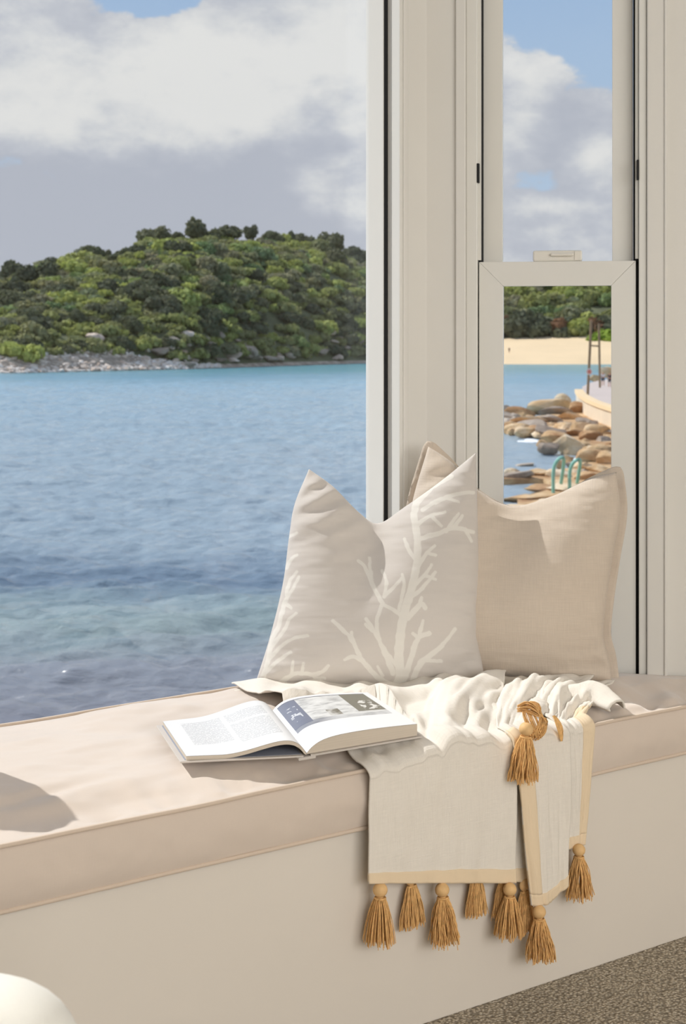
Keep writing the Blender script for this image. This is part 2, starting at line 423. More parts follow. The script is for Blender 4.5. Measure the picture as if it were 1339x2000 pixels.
# side windows (double hung)
sX = {p: s_at(p)[0] for p in (890, 908, 910, 932, 938, 942, 982, 1193, 1235, 1240, 1243, 1246, 1262, 1300)}
TD = s_at(1088)[1]
zr_top, zr_bot = z_at(510, TD), z_at(558, TD)
def side_window(name, left):
    w = empty(name, (*side(0.28, 0, left), SILL)); w['kind'] = 'structure'
    def bx(nm, s0, s1, w0, w1, z0, z1, mat, parent=w, bev=0.001):
        return struct(nm, [side(s0, w0, left), side(s1, w0, left), side(s1, w1, left), side(s0, w1, left)], z0, z1, mat, parent, bev)
    def panel(nm, pts, w0, w1, mat, parent):            # polygon in (s, z) with thickness along w
        n = len(pts)
        v = [(*side(s, w0, left), z) for s, z in pts] + [(*side(s, w1, left), z) for s, z in pts]
        f = [tuple(range(n)), tuple(range(n, 2 * n))[::-1]] + [(i, n + i, n + (i + 1) % n, (i + 1) % n) for i in range(n)]
        return fix(mesh_obj(nm, v, f, mat, parent), 0.0008)
    # architrave steps
    bx('architrave', sX[890], sX[910], -0.010, 0.15, SILL, HEAD, 'post_white', bev=0.003)
    bx('architrave', sX[910], sX[932], -0.002, 0.15, SILL, HEAD, 'frame_white', bev=0.002)
    bx('architrave', sX[1246] + .001, sX[1262], -0.002, 0.15, SILL, HEAD, 'frame_white', bev=0.002)
    bx('architrave', sX[1262] + .0005, sX[1300], -0.010, 0.15, SILL, HEAD, 'post_white', bev=0.003)
    bx('architrave', sX[1300], S_END, 0.0, 0.15, SILL, HEAD, 'post_white', bev=0.001)
    bx('architrave_bead', sX[1300] - .004, sX[1300] + .002, -0.014, 0.0, SILL, HEAD, 'post_white', bev=0.002)
    bx('head', sX[932], sX[1246], 0.0, 0.15, HEAD - .03, HEAD, 'frame_white')
    bx('sill', sX[932], sX[1246], -0.01, 0.15, SILL - .01, SILL + .015, 'frame_white')
    # dark tracks behind the sashes
    bx('track', sX[932] - .001, sX[932] + .010, 0.022, 0.10, SILL, HEAD - .03, 'gasket_black', bev=0)
    bx('track', sX[1246] - .010, sX[1246] + .001, 0.022, 0.10, SILL, HEAD - .03, 'gasket_black', bev=0)
    # upper track covers beside the upper sash
    bx('track_cover', sX[932] - .0005, sX[938], 0.008, 0.04, zr_top + .004, HEAD - .03, 'frame_white', bev=0.0005)
    bx('track_cover', sX[1240], sX[1246] + .0005, 0.008, 0.04, zr_top + .004, HEAD - .03, 'frame_white', bev=0.0005)
    for a in (sX[932] - .001, sX[1246] - .0035):
        zc = z_at(335, TD); bx('catch', a, a + .005, -0.004, 0.01, zc - .021, zc + .021, 'gasket_black', bev=0.0006)
    # sashes
    def sash(nm, s0, s1, w0, w1, z0, z1, gs0, gs1, gz0, gz1, top=True):
        sw = empty(nm, (*side((s0 + s1) / 2, w0, left), z0), None); sw.parent = w; sw.location = Vector(sw.location) - Vector(w.location)
        g = 0.0003
        panel('stile', [(s0, z0), (gs0, gz0), (gs0, gz1), (s0, z1)], w0, w1, 'frame_white', sw)
        panel('stile', [(s1, z0), (s1, z1), (gs1, gz1), (gs1, gz0)], w0, w1, 'frame_white', sw)
        panel('rail', [(s0 + g, z1), (gs0 + g, gz1), (gs1 - g, gz1), (s1 - g, z1)], w0, w1, 'frame_white', sw)
        panel('rail', [(s0 + g, z0), (s1 - g, z0), (gs1 - g, gz0), (gs0 + g, gz0)], w0, w1, 'frame_white', sw)
        wm = (w0 + w1) / 2
        panel('glass_pane', [(gs0 - .003, gz0 - .003), (gs1 + .003, gz0 - .003), (gs1 + .003, gz1 + .003), (gs0 - .003, gz1 + .003)], wm - .002, wm + .002, 'window_glass', sw)
        return sw
    lo = sash('lower_sash', s_at(935, .01)[0], s_at(1241, .01)[0], 0.010, 0.032, SILL + .016, zr_top, s_at(982, .01)[0], s_at(1193, .01)[0], SILL + .062, zr_bot)
    sash('upper_sash', s_at(943, .035)[0], s_at(1235.5, .035)[0], 0.036, 0.058, zr_bot + .01, HEAD - .031, s_at(981, .036)[0], s_at(1195, .036)[0], zr_top - .006, HEAD - .08)
    # sash lock on the meeting rail
    s0, s1 = s_at(1040, .01)[0], s_at(1136, .01)[0]
    lk = empty('sash_lock', (0, 0, 0)); lk.parent = w; lk.location = Vector((*side(s0, .01, left), zr_top)) - Vector(w.location)
    bx('lock_body', s0, s1, 0.012, 0.034, zr_top - .0005, zr_top + .024, 'chrome_white', lk, 0.004)
    bx('lock_plate', s1 - .016, s1 - .001, 0.010, 0.013, zr_top + .002, zr_top + .022, 'chrome_white', lk, 0.001)
    bx('lock_lever', s0 + .038, s1 - .017, 0.002, 0.013, zr_top + .011, zr_top + .0175, 'chrome_white', lk, 0.003)
    return w
side_window('window_2', False)
side_window('window_3', True)

# built-in seat
base = struct('window_seat', [(uL, 0), (uR, 0), (UC, WV), (mir(UC), WV)], 0.0, Z_BASE, 'bench_white', bev=0.002)
del base['kind']
tag(base, 'plain white built-in window seat base under the long cushion', 'window seat')

# ------------------------------------------------------------------ SEAT CUSHION
def wob(u): return 0.004 * fbm(np.asarray(u) * 2.2, 0 * np.asarray(u) + 3.3, 5, 3)
def cush_top(u, v):
    """height of the cushion's top surface"""
    u = np.asarray(u, float); v = np.asarray(v, float)
    ur = UC + WV - v; dr = (ur - u) * math.sqrt(.5)
    e = np.minimum(np.minimum(v, (WV + .03) - v), dr)
    dome = 0.026 * sstep(0.0, 0.16, e) ** 0.8
    gat = np.exp(-np.clip(v, 0, 1) / 0.07) * (0.030 * fbm(u * 16, v * 6, 31, 3)) * sstep(-0.55, -0.1, u) * sstep(0.004, 0.03, v)
    gat2 = np.exp(-np.abs(v - 0.02) / 0.05) * 0.010 * fbm(u * 26, v * 10, 77, 2) * sstep(0.004, 0.02, v)
    rip = 0.017 * fbm(u * 3.0 + v * 2.0, v * 7.0 - u * 1.5, 12, 4) * sstep(0, .08, e)
    fold = -0.007 * np.exp(-((v - 0.10 - 0.16 * (u + 0.75)) / 0.018) ** 2) * sstep(-0.9, -0.7, u) * (1 - sstep(-.62, -.5, u))
    return Z_SEAT + wob(u) * 1.2 + dome + gat + gat2 + rip + fold

def make_cushion():
    root = empty('seat_cushion', (UM, 0.25, Z_BASE))
    tag(root, 'long beige piped seat cushion covering the whole window seat', 'cushion')
    nu, nv, nf = 560, 110, 16
    a = np.linspace(0, 1, nu)
    rows = []; uvs = []
    zb = Z_BASE + 0.002
    def row(v, zf, bul=0.0):
        vin = max(min(v, WV + .03), 0.0)
        u0 = mir(UC + WV - vin) + .012; u1 = UC + WV - vin - .012
        return u0 + (u1 - u0) * a
    # front face bottom -> top
    for k in range(nf):
        t = k / (nf - 1); u = row(0, 0)
        zt = Z_SEAT + wob(u) * 1.2
        z = zb + wob(u + 9) * .8 + (zt - zb) * t
        wr = 0.006 * fbm(u * 14, t * 1.5 + 0 * u, 41, 3) + 0.004 * np.minimum(0, fbm(u * 7, t * .6 + 0 * u, 43, 2) + .1)
        v = -0.006 - 0.012 * math.sin(math.pi * t) ** .7 - wr * math.sin(math.pi * t)
        rows.append(np.stack([u, v, z], -1)); uvs.append(np.stack([u, 0 * u + t * .095 - .1], -1))
    for k in range(1, nv):
        t = k / (nv - 1); v = (WV + .028) * (t ** 1.35); u = row(v, 0)
        rows.append(np.stack([u, v + 0 * u, cush_top(u, v + 0 * u)], -1)); uvs.append(np.stack([u, v + 0 * u], -1))
    # back face down
    last = rows[-1].copy(); last[:, 2] = zb + .04; rows.append(last); uvs.append(uvs[-1] + [0, .06])
    n = len(rows)
    P = np.array(rows); f = grid_faces(n, nu)
    # end caps
    f.append(tuple(i * nu for i in range(n))); f.append(tuple(i * nu + nu - 1 for i in range(n))[::-1])
    mesh_obj('cover', P.reshape(-1, 3), f, 'cushion_fabric', root, smooth=True, uv=np.array(uvs).reshape(-1, 2))
    uu = np.linspace(mir(UC + WV) + .014, UC + WV - .014, 420)
    top = np.stack([uu, 0 * uu - .008 + .002 * fbm(uu * 9, uu * 0, 3, 2), Z_SEAT + wob(uu) * 1.2 + .001], -1)
    bot = np.stack([uu, 0 * uu - .010, zb + .003 + wob(uu + 9) * .8], -1)
    for p in (top, bot):
        v, fc = tube(p, 0.0036, 7); o = mesh_obj('piping', v, fc, 'piping_fabric', root, smooth=True)
    bb = np.stack([np.linspace(mir(UC) + .02, UC - .02, 200)] * 1 + [np.full(200, WV + .028)], -1)
    zz = cush_top(bb[:, 0], bb[:, 1]) + .001
    v, fc = tube(np.c_[bb, zz], 0.0042, 7); mesh_obj('piping', v, fc, 'piping_fabric', root, smooth=True)
    return root
make_cushion()

# ------------------------------------------------------------------ PILLOWS
def plane_pt(px, py, D0, z0, lean, m):
    kx = (px - HX) / F; k = (py - HY) / F
    D = (D0 + lean * (CAM_H - z0)) / (1 + lean * k - m * kx)
    return np.stack([kx * D, D, CAM_H - k * D], -1)

def coons(bot, rig, top, lef, n, m):
    B, T = spline(bot, n), spline(top, n); L, R = spline(lef, m), spline(rig, m)
    s = np.linspace(0, 1, n)[None, :, None]; t = np.linspace(0, 1, m)[:, None, None]
    P = (1 - t) * B[None] + t * T[None] + (1 - s) * L[:, None] + s * R[:, None]
    P = P - ((1 - s) * (1 - t) * B[0] + s * (1 - t) * B[-1] + (1 - s) * t * T[0] + s * t * T[-1])
    return P, s[0, :, 0], t[:, 0, 0]

def pillow(name, label, bot, rig, top, lef, D0, z0, lean, m, thick, mat, n=90, wr=0.004, chop=0.0, chop_s=0.5, seed=0, printf=None, flange=0.0, group=None, power=0.42, bodyname='cover', tip=0.0):
    """a stuffed cushion: seam outline (frame positions on its own leaning plane), two bulging faces"""
    P2, s, t = coons(bot, rig, top, lef, n, n)
    pts = plane_pt(P2[..., 0], P2[..., 1], D0, z0, lean, m)            # camera-frame x, depth, z
    ex = np.array([1, m, 0.0]); ex /= np.linalg.norm(ex); ez = np.array([0, lean, 1.0]); nrm = np.cross(ez, ex); nrm /= np.linalg.norm(nrm)  # points away
    if nrm[1] < 0: nrm = -nrm
    S, T = np.meshgrid(s * 2 - 1, t * 2 - 1)
    f = np.clip((1 - S ** 2), 0, 1) ** power * np.clip((1 - T ** 2), 0, 1) ** power
    f = f * (1 + 0.18 * (-T) * (1 - S ** 2))                             # filling sinks
    if chop:
        f = f * (1 - chop * np.exp(-((S - (chop_s * 2 - 1)) / 0.36) ** 2) * sstep(-0.3, 1.05, T))
    x = pts[..., 0]; z = pts[..., 2]
    corner = (np.abs(S) ** 3) * (np.abs(T) ** 2)
    edge = np.clip(np.abs(S) ** 5 + np.abs(T) ** 5, 0, 1) * (1 - np.clip(np.maximum(np.abs(S), np.abs(T)) - .96, 0, .04) / .04)
    w = wr * (fbm(x * 9 + seed, z * 30, seed, 3) * (0.35 + 1.3 * edge) + 1.6 * corner * fbm((x + z) * 22, (x - z) * 9, seed + 5, 3))
    if tip:
        w = w + tip * np.exp(-(((S + 1) / .75) ** 2 + ((T - 1) / .42) ** 2)) * np.sin((z - x * .45) * 150 + 2 * fbm(x * 8, z * 8, 2, 2)) \
              + tip * .6 * np.exp(-(((S - 1) / .35) ** 2 + ((T + .55) / .3) ** 2)) * np.sin((z - x * .2) * 130 + 3 * fbm(x * 8, z * 8, 6, 2))
    w2 = 0.008 * fbm(x * 5 + 3, z * 5, seed + 9, 2)
    wall = f / (f.max() + 1e-9)
    front = pts - nrm * (thick * f + (w + w2) * np.minimum(1, wall * 2.5))[..., None]
    back = pts + nrm * (thick * .85 * f + w2 * wall)[..., None]
    Wf = W(front[..., 0], front[..., 1], front[..., 2]).reshape(-1, 3); Wb = W(back[..., 0], back[..., 1], back[..., 2]).reshape(-1, 3)
    idx = np.arange(n * n).reshape(n, n); rim = np.zeros((n, n), bool); rim[0] = rim[-1] = True; rim[:, 0] = rim[:, -1] = True
    bi = np.where(rim, idx, n * n + idx)
    fc = grid_faces(n, n, flip=True)
    fb = [(bi[i, j], bi[i, j + 1], bi[i + 1, j + 1], bi[i + 1, j]) for i in range(n - 1) for j in range(n - 1)]
    V = np.vstack([Wf, Wb])
    uv = np.tile(np.stack([x, z], -1).reshape(-1, 2), (2, 1))
    at = None
    if printf is not None:
        pv = printf(P2[..., 0], P2[..., 1]); at = {'print': np.r_[pv.ravel(), np.zeros(n * n)]}
    b = W(*pts[0, n // 2]); b[2] = pts[..., 2].min()
    root = empty(name, b); tag(root, label, 'pillow', group)
    o = mesh_obj(bodyname, V, fc + [tuple(int(q) for q in f) for f in fb], mat, root, smooth=True, uv=uv, attr=at)
    # drop loose verts of the back rim
    bm = bmesh.new(); bm.from_mesh(o.data); bmesh.ops.delete(bm, geom=[v for v in bm.verts if not v.link_faces], context='VERTS')
    bmesh.ops.recalc_face_normals(bm, faces=bm.faces); bm.to_mesh(o.data); bm.free()
    ring = np.concatenate([pts[0, :-1], pts[:-1, -1], pts[-1, ::-1][:-1], pts[::-1, 0][:-1]])
    return root, ring, nrm

def ribbon(name, ring, width, nrm, mat, root, seed, thick=0.004, wv=0.006, skip=1.0):
    """flat flange sewn round the seam"""
    n = len(ring); c = ring.mean(0)
    tan = np.roll(ring, -1, 0) - np.roll(ring, 1, 0); tan /= np.linalg.norm(tan, axis=1)[:, None] + 1e-9
    out = np.cross(tan, nrm); out *= np.sign(((ring - c) * out).sum(1))[:, None]
    for _ in range(6): out = (np.roll(out, 1, 0) + 2 * out + np.roll(out, -1, 0)) / 4
    out /= np.linalg.norm(out, axis=1)[:, None]
    k = np.arange(n) / n * 60
    rows = []
    for q in (-0.25, 0.3, 0.65, 1.0):
        wvq = wv * max(q, 0) * fbm(k, k * 0 + 2, seed, 3)
        rows.append(ring + out * (width * q * np.asarray(skip)).reshape(-1, 1) + nrm * wvq[:, None])
    A = np.array(rows); up = A - nrm * thick / 2; dn = A + nrm * thick / 2
    allr = np.concatenate([up, dn[::-1]])
    V = W(allr[..., 0], allr[..., 1], allr[..., 2]).reshape(-1, 3)
    uv = np.stack([np.tile(k * .03, len(allr)), np.repeat(np.arange(len(allr)) * width / 4, n)], -1)
    o = mesh_obj(name, V, grid_faces(len(allr), n, wrap=True), mat, root, smooth=True, uv=uv); fix(o)
    return o

# coral print: branch strokes in frame positions on the pillow face
STROKES = []
def stroke(w0, w1, *pts):
    P = spline([(a, b) for a, b in pts], max(2, 10 * (len(pts) - 1))); ws = np.linspace(w0, w1, len(P))
    STROKES.append((P, ws))
def coral():
    S = stroke
    # tall main coral
    S(13, 11, (786, 1348), (776, 1290), (780, 1230), (792, 1180)); S(11, 9, (792, 1180), (808, 1120), (812, 1060), (806, 1010), (812, 985))
    S(9, 6, (812, 985), (830, 965), (850, 948), (880, 932)); S(6, 5, (850, 985), (880, 972), (922, 964)); S(6, 4, (822, 1000), (860, 978), (892, 985))
    S(7, 5, (816, 1058), (850, 1048), (882, 1036), (922, 1042)); S(6, 4, (882, 1036), (900, 1012)); S(5, 4, (905, 1038), (918, 1060)); S(6, 4, (868, 1042), (892, 1008))
    S(6, 4, (812, 1030), (838, 1012), (866, 1006)); S(5, 4, (838, 1012), (858, 1032))
    S(6, 4, (808, 1100), (795, 1078), (788, 1058)); S(6, 4, (812, 1112), (828, 1088), (845, 1072)); S(4, 4, (830, 1085), (846, 1090))
    S(6, 4, (802, 1150), (826, 1128), (838, 1108)); S(5, 4, (826, 1130), (846, 1136)); S(6, 4, (797, 1172), (822, 1152), (846, 1122)); S(5, 4, (776, 1195), (785, 1150), (782, 1128))
    S(6, 4, (780, 1205), (765, 1195), (745, 1185)); S(6, 5, (745, 1185), (728, 1150), (712, 1112), (700, 1100)); S(5, 4, (724, 1140), (720, 1092)); S(5, 4, (748, 1170), (752, 1140), (744, 1118))
    S(5, 4, (748, 1170), (768, 1150), (782, 1132)); S(6, 5, (770, 1300), (742, 1260), (734, 1220), (742, 1186))
    S(7, 5, (765, 1315), (742, 1262), (728, 1235), (714, 1212)); S(6, 4, (728, 1236), (712, 1222))
    S(7, 5, (764, 1340), (735, 1322), (706, 1290), (688, 1256), (672, 1235), (650, 1216)); S(6, 4, (688, 1256), (686, 1238)); S(6, 4, (704, 1290), (688, 1284), (672, 1290)); S(5, 4, (745, 1320), (736, 1304))
    S(8, 6, (792, 1210), (806, 1196), (818, 1184), (826, 1192)); S(5, 4, (815, 1186), (818, 1172))
    S(9, 6, (785, 1330), (800, 1285), (812, 1250), (834, 1240)); S(6, 4, (812, 1252), (822, 1215)); S(5, 4, (812, 1250), (802, 1240))
    S(9, 6, (800, 1340), (815, 1300), (838, 1280), (860, 1262)); S(6, 4, (842, 1278), (868, 1252), (884, 1230)); S(6, 4, (830, 1290), (858, 1292)); S(5, 4, (845, 1330), (842, 1340))
    S(8, 6, (780, 1300), (770, 1340)); S(6, 5, (815, 1330), (830, 1344))
    # left corals
    S(7, 6, (512, 1330), (524, 1290), (532, 1250), (545, 1225)); S(6, 4, (524, 1290), (552, 1262), (578, 1248), (602, 1244)); S(6, 4, (532, 1262), (556, 1232), (566, 1212), (580, 1200))
    S(6, 4, (520, 1312), (548, 1288), (570, 1275)); S(6, 4, (545, 1225), (556, 1180), (575, 1150), (584, 1130)); S(5, 4, (556, 1180), (570, 1190)); S(5, 4, (560, 1165), (566, 1140), (580, 1120)); S(5, 4, (552, 1200), (562, 1172))
    S(6, 4, (560, 1110), (572, 1092), (580, 1088)); S(5, 4, (565, 1050), (580, 1044))
    S(6, 6, (540, 1338), (566, 1322), (580, 1315), (612, 1318)); S(5, 4, (570, 1318), (574, 1292)); S(5, 4, (590, 1314), (594, 1296)); S(6, 4, (612, 1318), (630, 1312), (642, 1302)); S(5, 4, (612, 1318), (620, 1334)); S(5, 4, (618, 1324), (634, 1326))
coral()
def coral_print(px, py):
    d = np.full(px.shape, -9.0)
    wx = px + 2.0 * fbm(px * .09, py * .09, 3, 2); wy = py + 2.0 * fbm(px * .09 + 50, py * .09, 4, 2)
    for P, ws in STROKES:
        x0, y0 = P.min(0) - 16; x1, y1 = P.max(0) + 16
        sel = (px > x0) & (px < x1) & (py > y0) & (py < y1)
        if not sel.any(): continue
        X = wx[sel]; Y = wy[sel]; best = np.full(X.shape, -9.0)
        for i in range(len(P) - 1):
            a = P[i]; b = P[i + 1]; ab = b - a; L = (ab ** 2).sum() + 1e-9
            tt = np.clip(((X - a[0]) * ab[0] + (Y - a[1]) * ab[1]) / L, 0, 1)
            dist = np.hypot(X - a[0] - tt * ab[0], Y - a[1] - tt * ab[1])
            best = np.maximum(best, (ws[i] + (ws[i + 1] - ws[i]) * tt) * .72 - dist)
        d[sel] = np.maximum(d[sel], best)
    return sstep(-0.8, 0.8, d)

zc = 0.475
pillow('throw_pillow', 'pale grey pillow printed with white coral branches, in front of the linen pillow',
       bot=[(500, 1330), (560, 1341), (720, 1347), (860, 1345), (948, 1334)],
       rig=[(948, 1334), (940, 1290), (931, 1235), (934, 1120), (932, 1000), (929, 884)],
       top=[(603, 916), (650, 950), (700, 1000), (738, 1022), (790, 990), (860, 940), (929, 884)],
       lef=[(500, 1330), (528, 1240), (552, 1140), (564, 1050), (575, 985), (603, 916)],
       D0=2.905, z0=zc, lean=0.24, m=0.0, thick=0.085, mat='coral_fabric', n=330, wr=0.006, chop=0.62, chop_s=0.42, seed=3, printf=coral_print, tip=0.0055)
rootB, ringB, nB = pillow('throw_pillow', 'beige linen pillow with a flanged edge leaning against the narrow side window',
       bot=[(800, 1310), (900, 1322), (1000, 1328), (1100, 1333), (1194, 1330)],
       rig=[(1194, 1330), (1188, 1285), (1178, 1240), (1184, 1170), (1196, 1090), (1210, 1000), (1203, 922)],
       top=[(836, 872), (880, 902), (935, 958), (1000, 988), (1080, 968), (1150, 935), (1203, 922)],
       lef=[(800, 1310), (775, 1200), (790, 1080), (805, 980), (836, 872)],
       D0=3.035, z0=zc, lean=0.13, m=-0.19, thick=0.088, mat='linen_fabric', n=140, wr=0.008, chop=0.45, chop_s=0.45, seed=11, tip=0.003)
nn_ = len(ringB) // 4; kk_ = np.arange(len(ringB)) / nn_
topm = np.where((kk_ >= 2) & (kk_ < 3), np.abs((kk_ - 2.5) * 2) ** 4, 1.0)      # the flange tucks behind the filling along the top
for _ in range(8): topm = (np.roll(topm, 1) + 2 * topm + np.roll(topm, -1)) / 4
ribbon('flange', ringB + nB * (0.030 + .015 * (1 - topm))[:, None], 0.015, nB, 'linen_fabric', rootB, 5, skip=topm * 1.1 - .1)
pillow('throw_pillow', 'pale pillow standing on the seat left of the book, out of view',
       bot=[(-680, 1485), (-500, 1515), (-350, 1530)], rig=[(-350, 1530), (-250, 1400), (-225, 1200), (-270, 1040)],
       top=[(-690, 1030), (-480, 1020), (-270, 1040)], lef=[(-680, 1485), (-700, 1350), (-700, 1190), (-690, 1030)],
       D0=2.08, z0=zc, lean=0.1, m=-0.25, power=0.3, thick=0.11, mat='linen_fabric', n=60, seed=23)

# ------------------------------------------------------------------ THROW BLANKET with tassels
throw = empty('throw_blanket', on_z(862, 1440, Z_SEAT))
tag(throw, 'cream woven throw with tan tassels draped over the seat front', 'throw blanket')

BOOK_Z = Z_SEAT + 0.036
BOOK_Q = [on_z(x, y, BOOK_Z)[:2] for x, y in ((346, 1497), (836, 1446), (726, 1368), (296, 1414))]
def under_book(u, v):
    ins = np.ones(np.shape(u), bool)
    for i in range(4):
        a, b = BOOK_Q[i], BOOK_Q[(i + 1) % 4]
        ins &= ((b[0] - a[0]) * (v - a[1]) - (b[1] - a[1]) * (u - a[0])) > -0.004
    return ins
def drape(name, bl, br, fl_, fr_, hl, hr, mat='throw_fabric', lift=0.006, off=0.012, n=90, nb=50, nh=70, seed=1, fold=0.012, hem=None, hemL=None, hemR=None, hang_fold=0.008, ripple=None, thick=0.003, side_l=None, side_r=None):
    """cloth lying on the cushion and hanging over its front: corners given as frame positions
       bl/br back corners on the seat, fl_/fr_ where it crosses the front edge, hl/hr the hem"""
    a = np.linspace(0, 1, n)
    zt = Z_SEAT + .012
    B0, B1 = on_z(*bl, zt)[:2], on_z(*br, zt)[:2]
    vf = -0.012 - off
    Fl, Fr = on_v(fl_[0], fl_[1], vf)[0], on_v(fr_[0], fr_[1], vf)[0]
    Hl, Hr = on_v(hl[0], hl[1], vf), on_v(hr[0], hr[1], vf)
    rows = []; uvs = []
    ub = B0[0] + (B1[0] - B0[0]) * a; vb = B0[1] + (B1[1] - B0[1]) * a
    uf = Fl + (Fr - Fl) * a
    for k in range(nb):
        t = k / (nb - 1)
        v = vb * (1 - t) + 0.006 * t; u = ub * (1 - t) + uf * t
        ft = fold * (fbm(a * 5.2 + t * 1.8, a * 0 + t * 1.6, seed, 3) + .35) * (0.5 + .9 * sstep(0, .4, t)) * (1 - .35 * sstep(.75, 1, t))
        z = np.maximum(cush_top(u, np.maximum(v, 0.03)), cush_top(u, np.maximum(v, 0.0) + .012)) + lift + np.maximum(ft, -.002)
        z = np.where(under_book(u, v), np.minimum(z, BOOK_Z - .0035), z)            # pressed flat by the book
        rows.append(np.stack([u, v, z], -1)); uvs.append(np.stack([u, v], -1))
    zlast = rows[-1][:, 2]; vlast = 0.006
    # rounded edge then hang
    hz = Hl[2] + (Hr[2] - Hl[2]) * a; hu = Hl[0] + (Hr[0] - Hl[0]) * a
    if ripple is not None: hz = hz + ripple(a)
    rr = 0.018
    for k in range(1, 10):
        th = k / 9 * math.pi / 2
        rows.append(np.stack([uf, 0.006 - (0.006 - vf) * math.sin(th) + 0 * a, zlast - rr * (1 - math.cos(th))], -1)); uvs.append(np.stack([uf, -rr * th + 0 * a], -1))
    zs = zlast - rr
    for k in range(1, nh + 1):
        t = k / nh
        z = zs + (hz - zs) * t
        u = uf + (hu - uf) * t
        dv = -hang_fold * (fbm(a * 5 + seed, a * 0 + t * .9, seed + 3, 3) + .3) * sstep(0, .35, t) - .002 * fbm(a * 14, a * 0 + t * 4, seed + 8, 2)
        rows.append(np.stack([u, vf + dv, z], -1)); uvs.append(np.stack([u, z - Z_SEAT], -1))
    P = np.array(rows); N = len(P)
    UV = np.array(uvs)
    o = mesh_obj(name, P.reshape(-1, 3), grid_faces(N, n), mat, throw, smooth=True, uv=UV.reshape(-1, 2))
    sm = o.modifiers.new('thickness', 'SOLIDIFY'); sm.thickness = thick; sm.offset = 0
    def band(sub, subuv):
        b = mesh_obj('hem', sub.reshape(-1, 3), grid_faces(sub.shape[0], sub.shape[1]), 'hem_fabric', throw, smooth=True, uv=subuv.reshape(-1, 2))
        s2 = b.modifiers.new('thickness', 'SOLIDIFY'); s2.thickness = thick + .0022; s2.offset = 0
        b['label'] = 'peach edging band'
    kb = None
    if hem: k = max(2, int(nh * hem)); band(P[-k:], UV[-k:]); kb = -(k - 1)
    if hemL: k = max(2, int(n * hemL)); band(P[nb + 2:kb, :k], UV[nb + 2:kb, :k])
    if hemR: k = max(2, int(n * hemR)); band(P[nb // 2 + 14:kb, -k:], UV[nb // 2 + 14:kb, -k:])
    return P

Pb = drape('under_layer', (700, 1352), (985, 1332), (745, 1490), (1036, 1434), (742, 1712), (1034, 1722), lift=0.004, off=0.001, n=60, fold=0.004, hang_fold=0.004, seed=9, hem=0.12)
P3 = drape('side_layer', (1030, 1352), (1200, 1352), (1085, 1424), (1160, 1405), (1098, 1660), (1140, 1648), lift=0.010, off=0.007, n=60, seed=21, fold=0.016, hang_fold=0.006, hem=0.12, hemR=0.32)
P2_ = drape('folded_layer', (960, 1345), (1160, 1345), (1003, 1440), (1112, 1418), (1036, 1768), (1104, 1728), lift=0.013, off=0.027, n=60, seed=14, fold=0.018, hang_fold=0.009, hem=0.09, hemL=0.30,
            ripple=lambda a: -0.012 * np.sin(np.pi * a) )
P1 = drape('main_layer', (452, 1352), (990, 1328), (722, 1497), (1004, 1440), (716, 1724), (1006, 1724), lift=0.010, off=0.020, n=130, seed=5, fold=0.036, hang_fold=0.006, hem=0.115)

# rolled fold at the right end, and creased folds by the pillows
def roll(name, pts, r, seed, mat='throw_fabric'):
    P = spline(pts, 60); k = np.linspace(0, 1, 60)
    R = np.interp(k, np.linspace(0, 1, len(r)), r)
    sides = 20; th = np.linspace(-0.35, math.pi + 0.35, sides)
    T = np.gradient(P, axis=0); T /= np.linalg.norm(T, axis=1)[:, None]; A = np.cross(T, [0, 0, 1]); A /= np.linalg.norm(A, axis=1)[:, None]
    V = P[:, None] + (R[:, None] * (1 + .25 * fbm(k[:, None] * 9, th[None] * 1.5, seed, 2)))[..., None] * (np.cos(th)[None, :, None] * A[:, None] * 1.5 + np.sin(th)[None, :, None] * np.array([0, 0, 1.0]))
    uv = np.stack(np.broadcast_arrays(k[:, None] * .3, th[None] * .03), -1).reshape(-1, 2)
    o = mesh_obj(name, V.reshape(-1, 3), grid_faces(60, sides), mat, throw, smooth=True, uv=uv)
    sm = o.modifiers.new('thickness', 'SOLIDIFY'); sm.thickness = .003; sm.offset = 0
    return o
zt = Z_SEAT + .026
roll('rolled_fold', [on_z(940, 1352, zt), on_z(1020, 1368, zt), on_z(1100, 1362, zt), on_z(1160, 1362, zt + .002), on_z(1206, 1382, zt - .004)], [.012, .014, .018, .026, .012], 4)
roll('crease', [on_z(850, 1378, zt), on_z(920, 1362, zt), on_z(990, 1368, zt), on_z(1022, 1392, zt)], [.006, .012, .012, .006], 8)
roll('crease', [on_z(800, 1372, zt), on_z(880, 1376, zt), on_z(960, 1388, zt), on_z(1000, 1410, zt - .003)], [.004, .010, .012, .005], 12)
roll('crease', [on_z(452, 1357, zt - .012), on_z(500, 1352, zt - .01), on_z(560, 1360, zt - .012), on_z(640, 1366, zt - .014)], [.006, .011, .008, .004], 16)
roll('crease', [on_z(1030, 1405, zt), on_z(1050, 1375, zt), on_z(1062, 1368, zt)], [.010, .016, .008], 19)

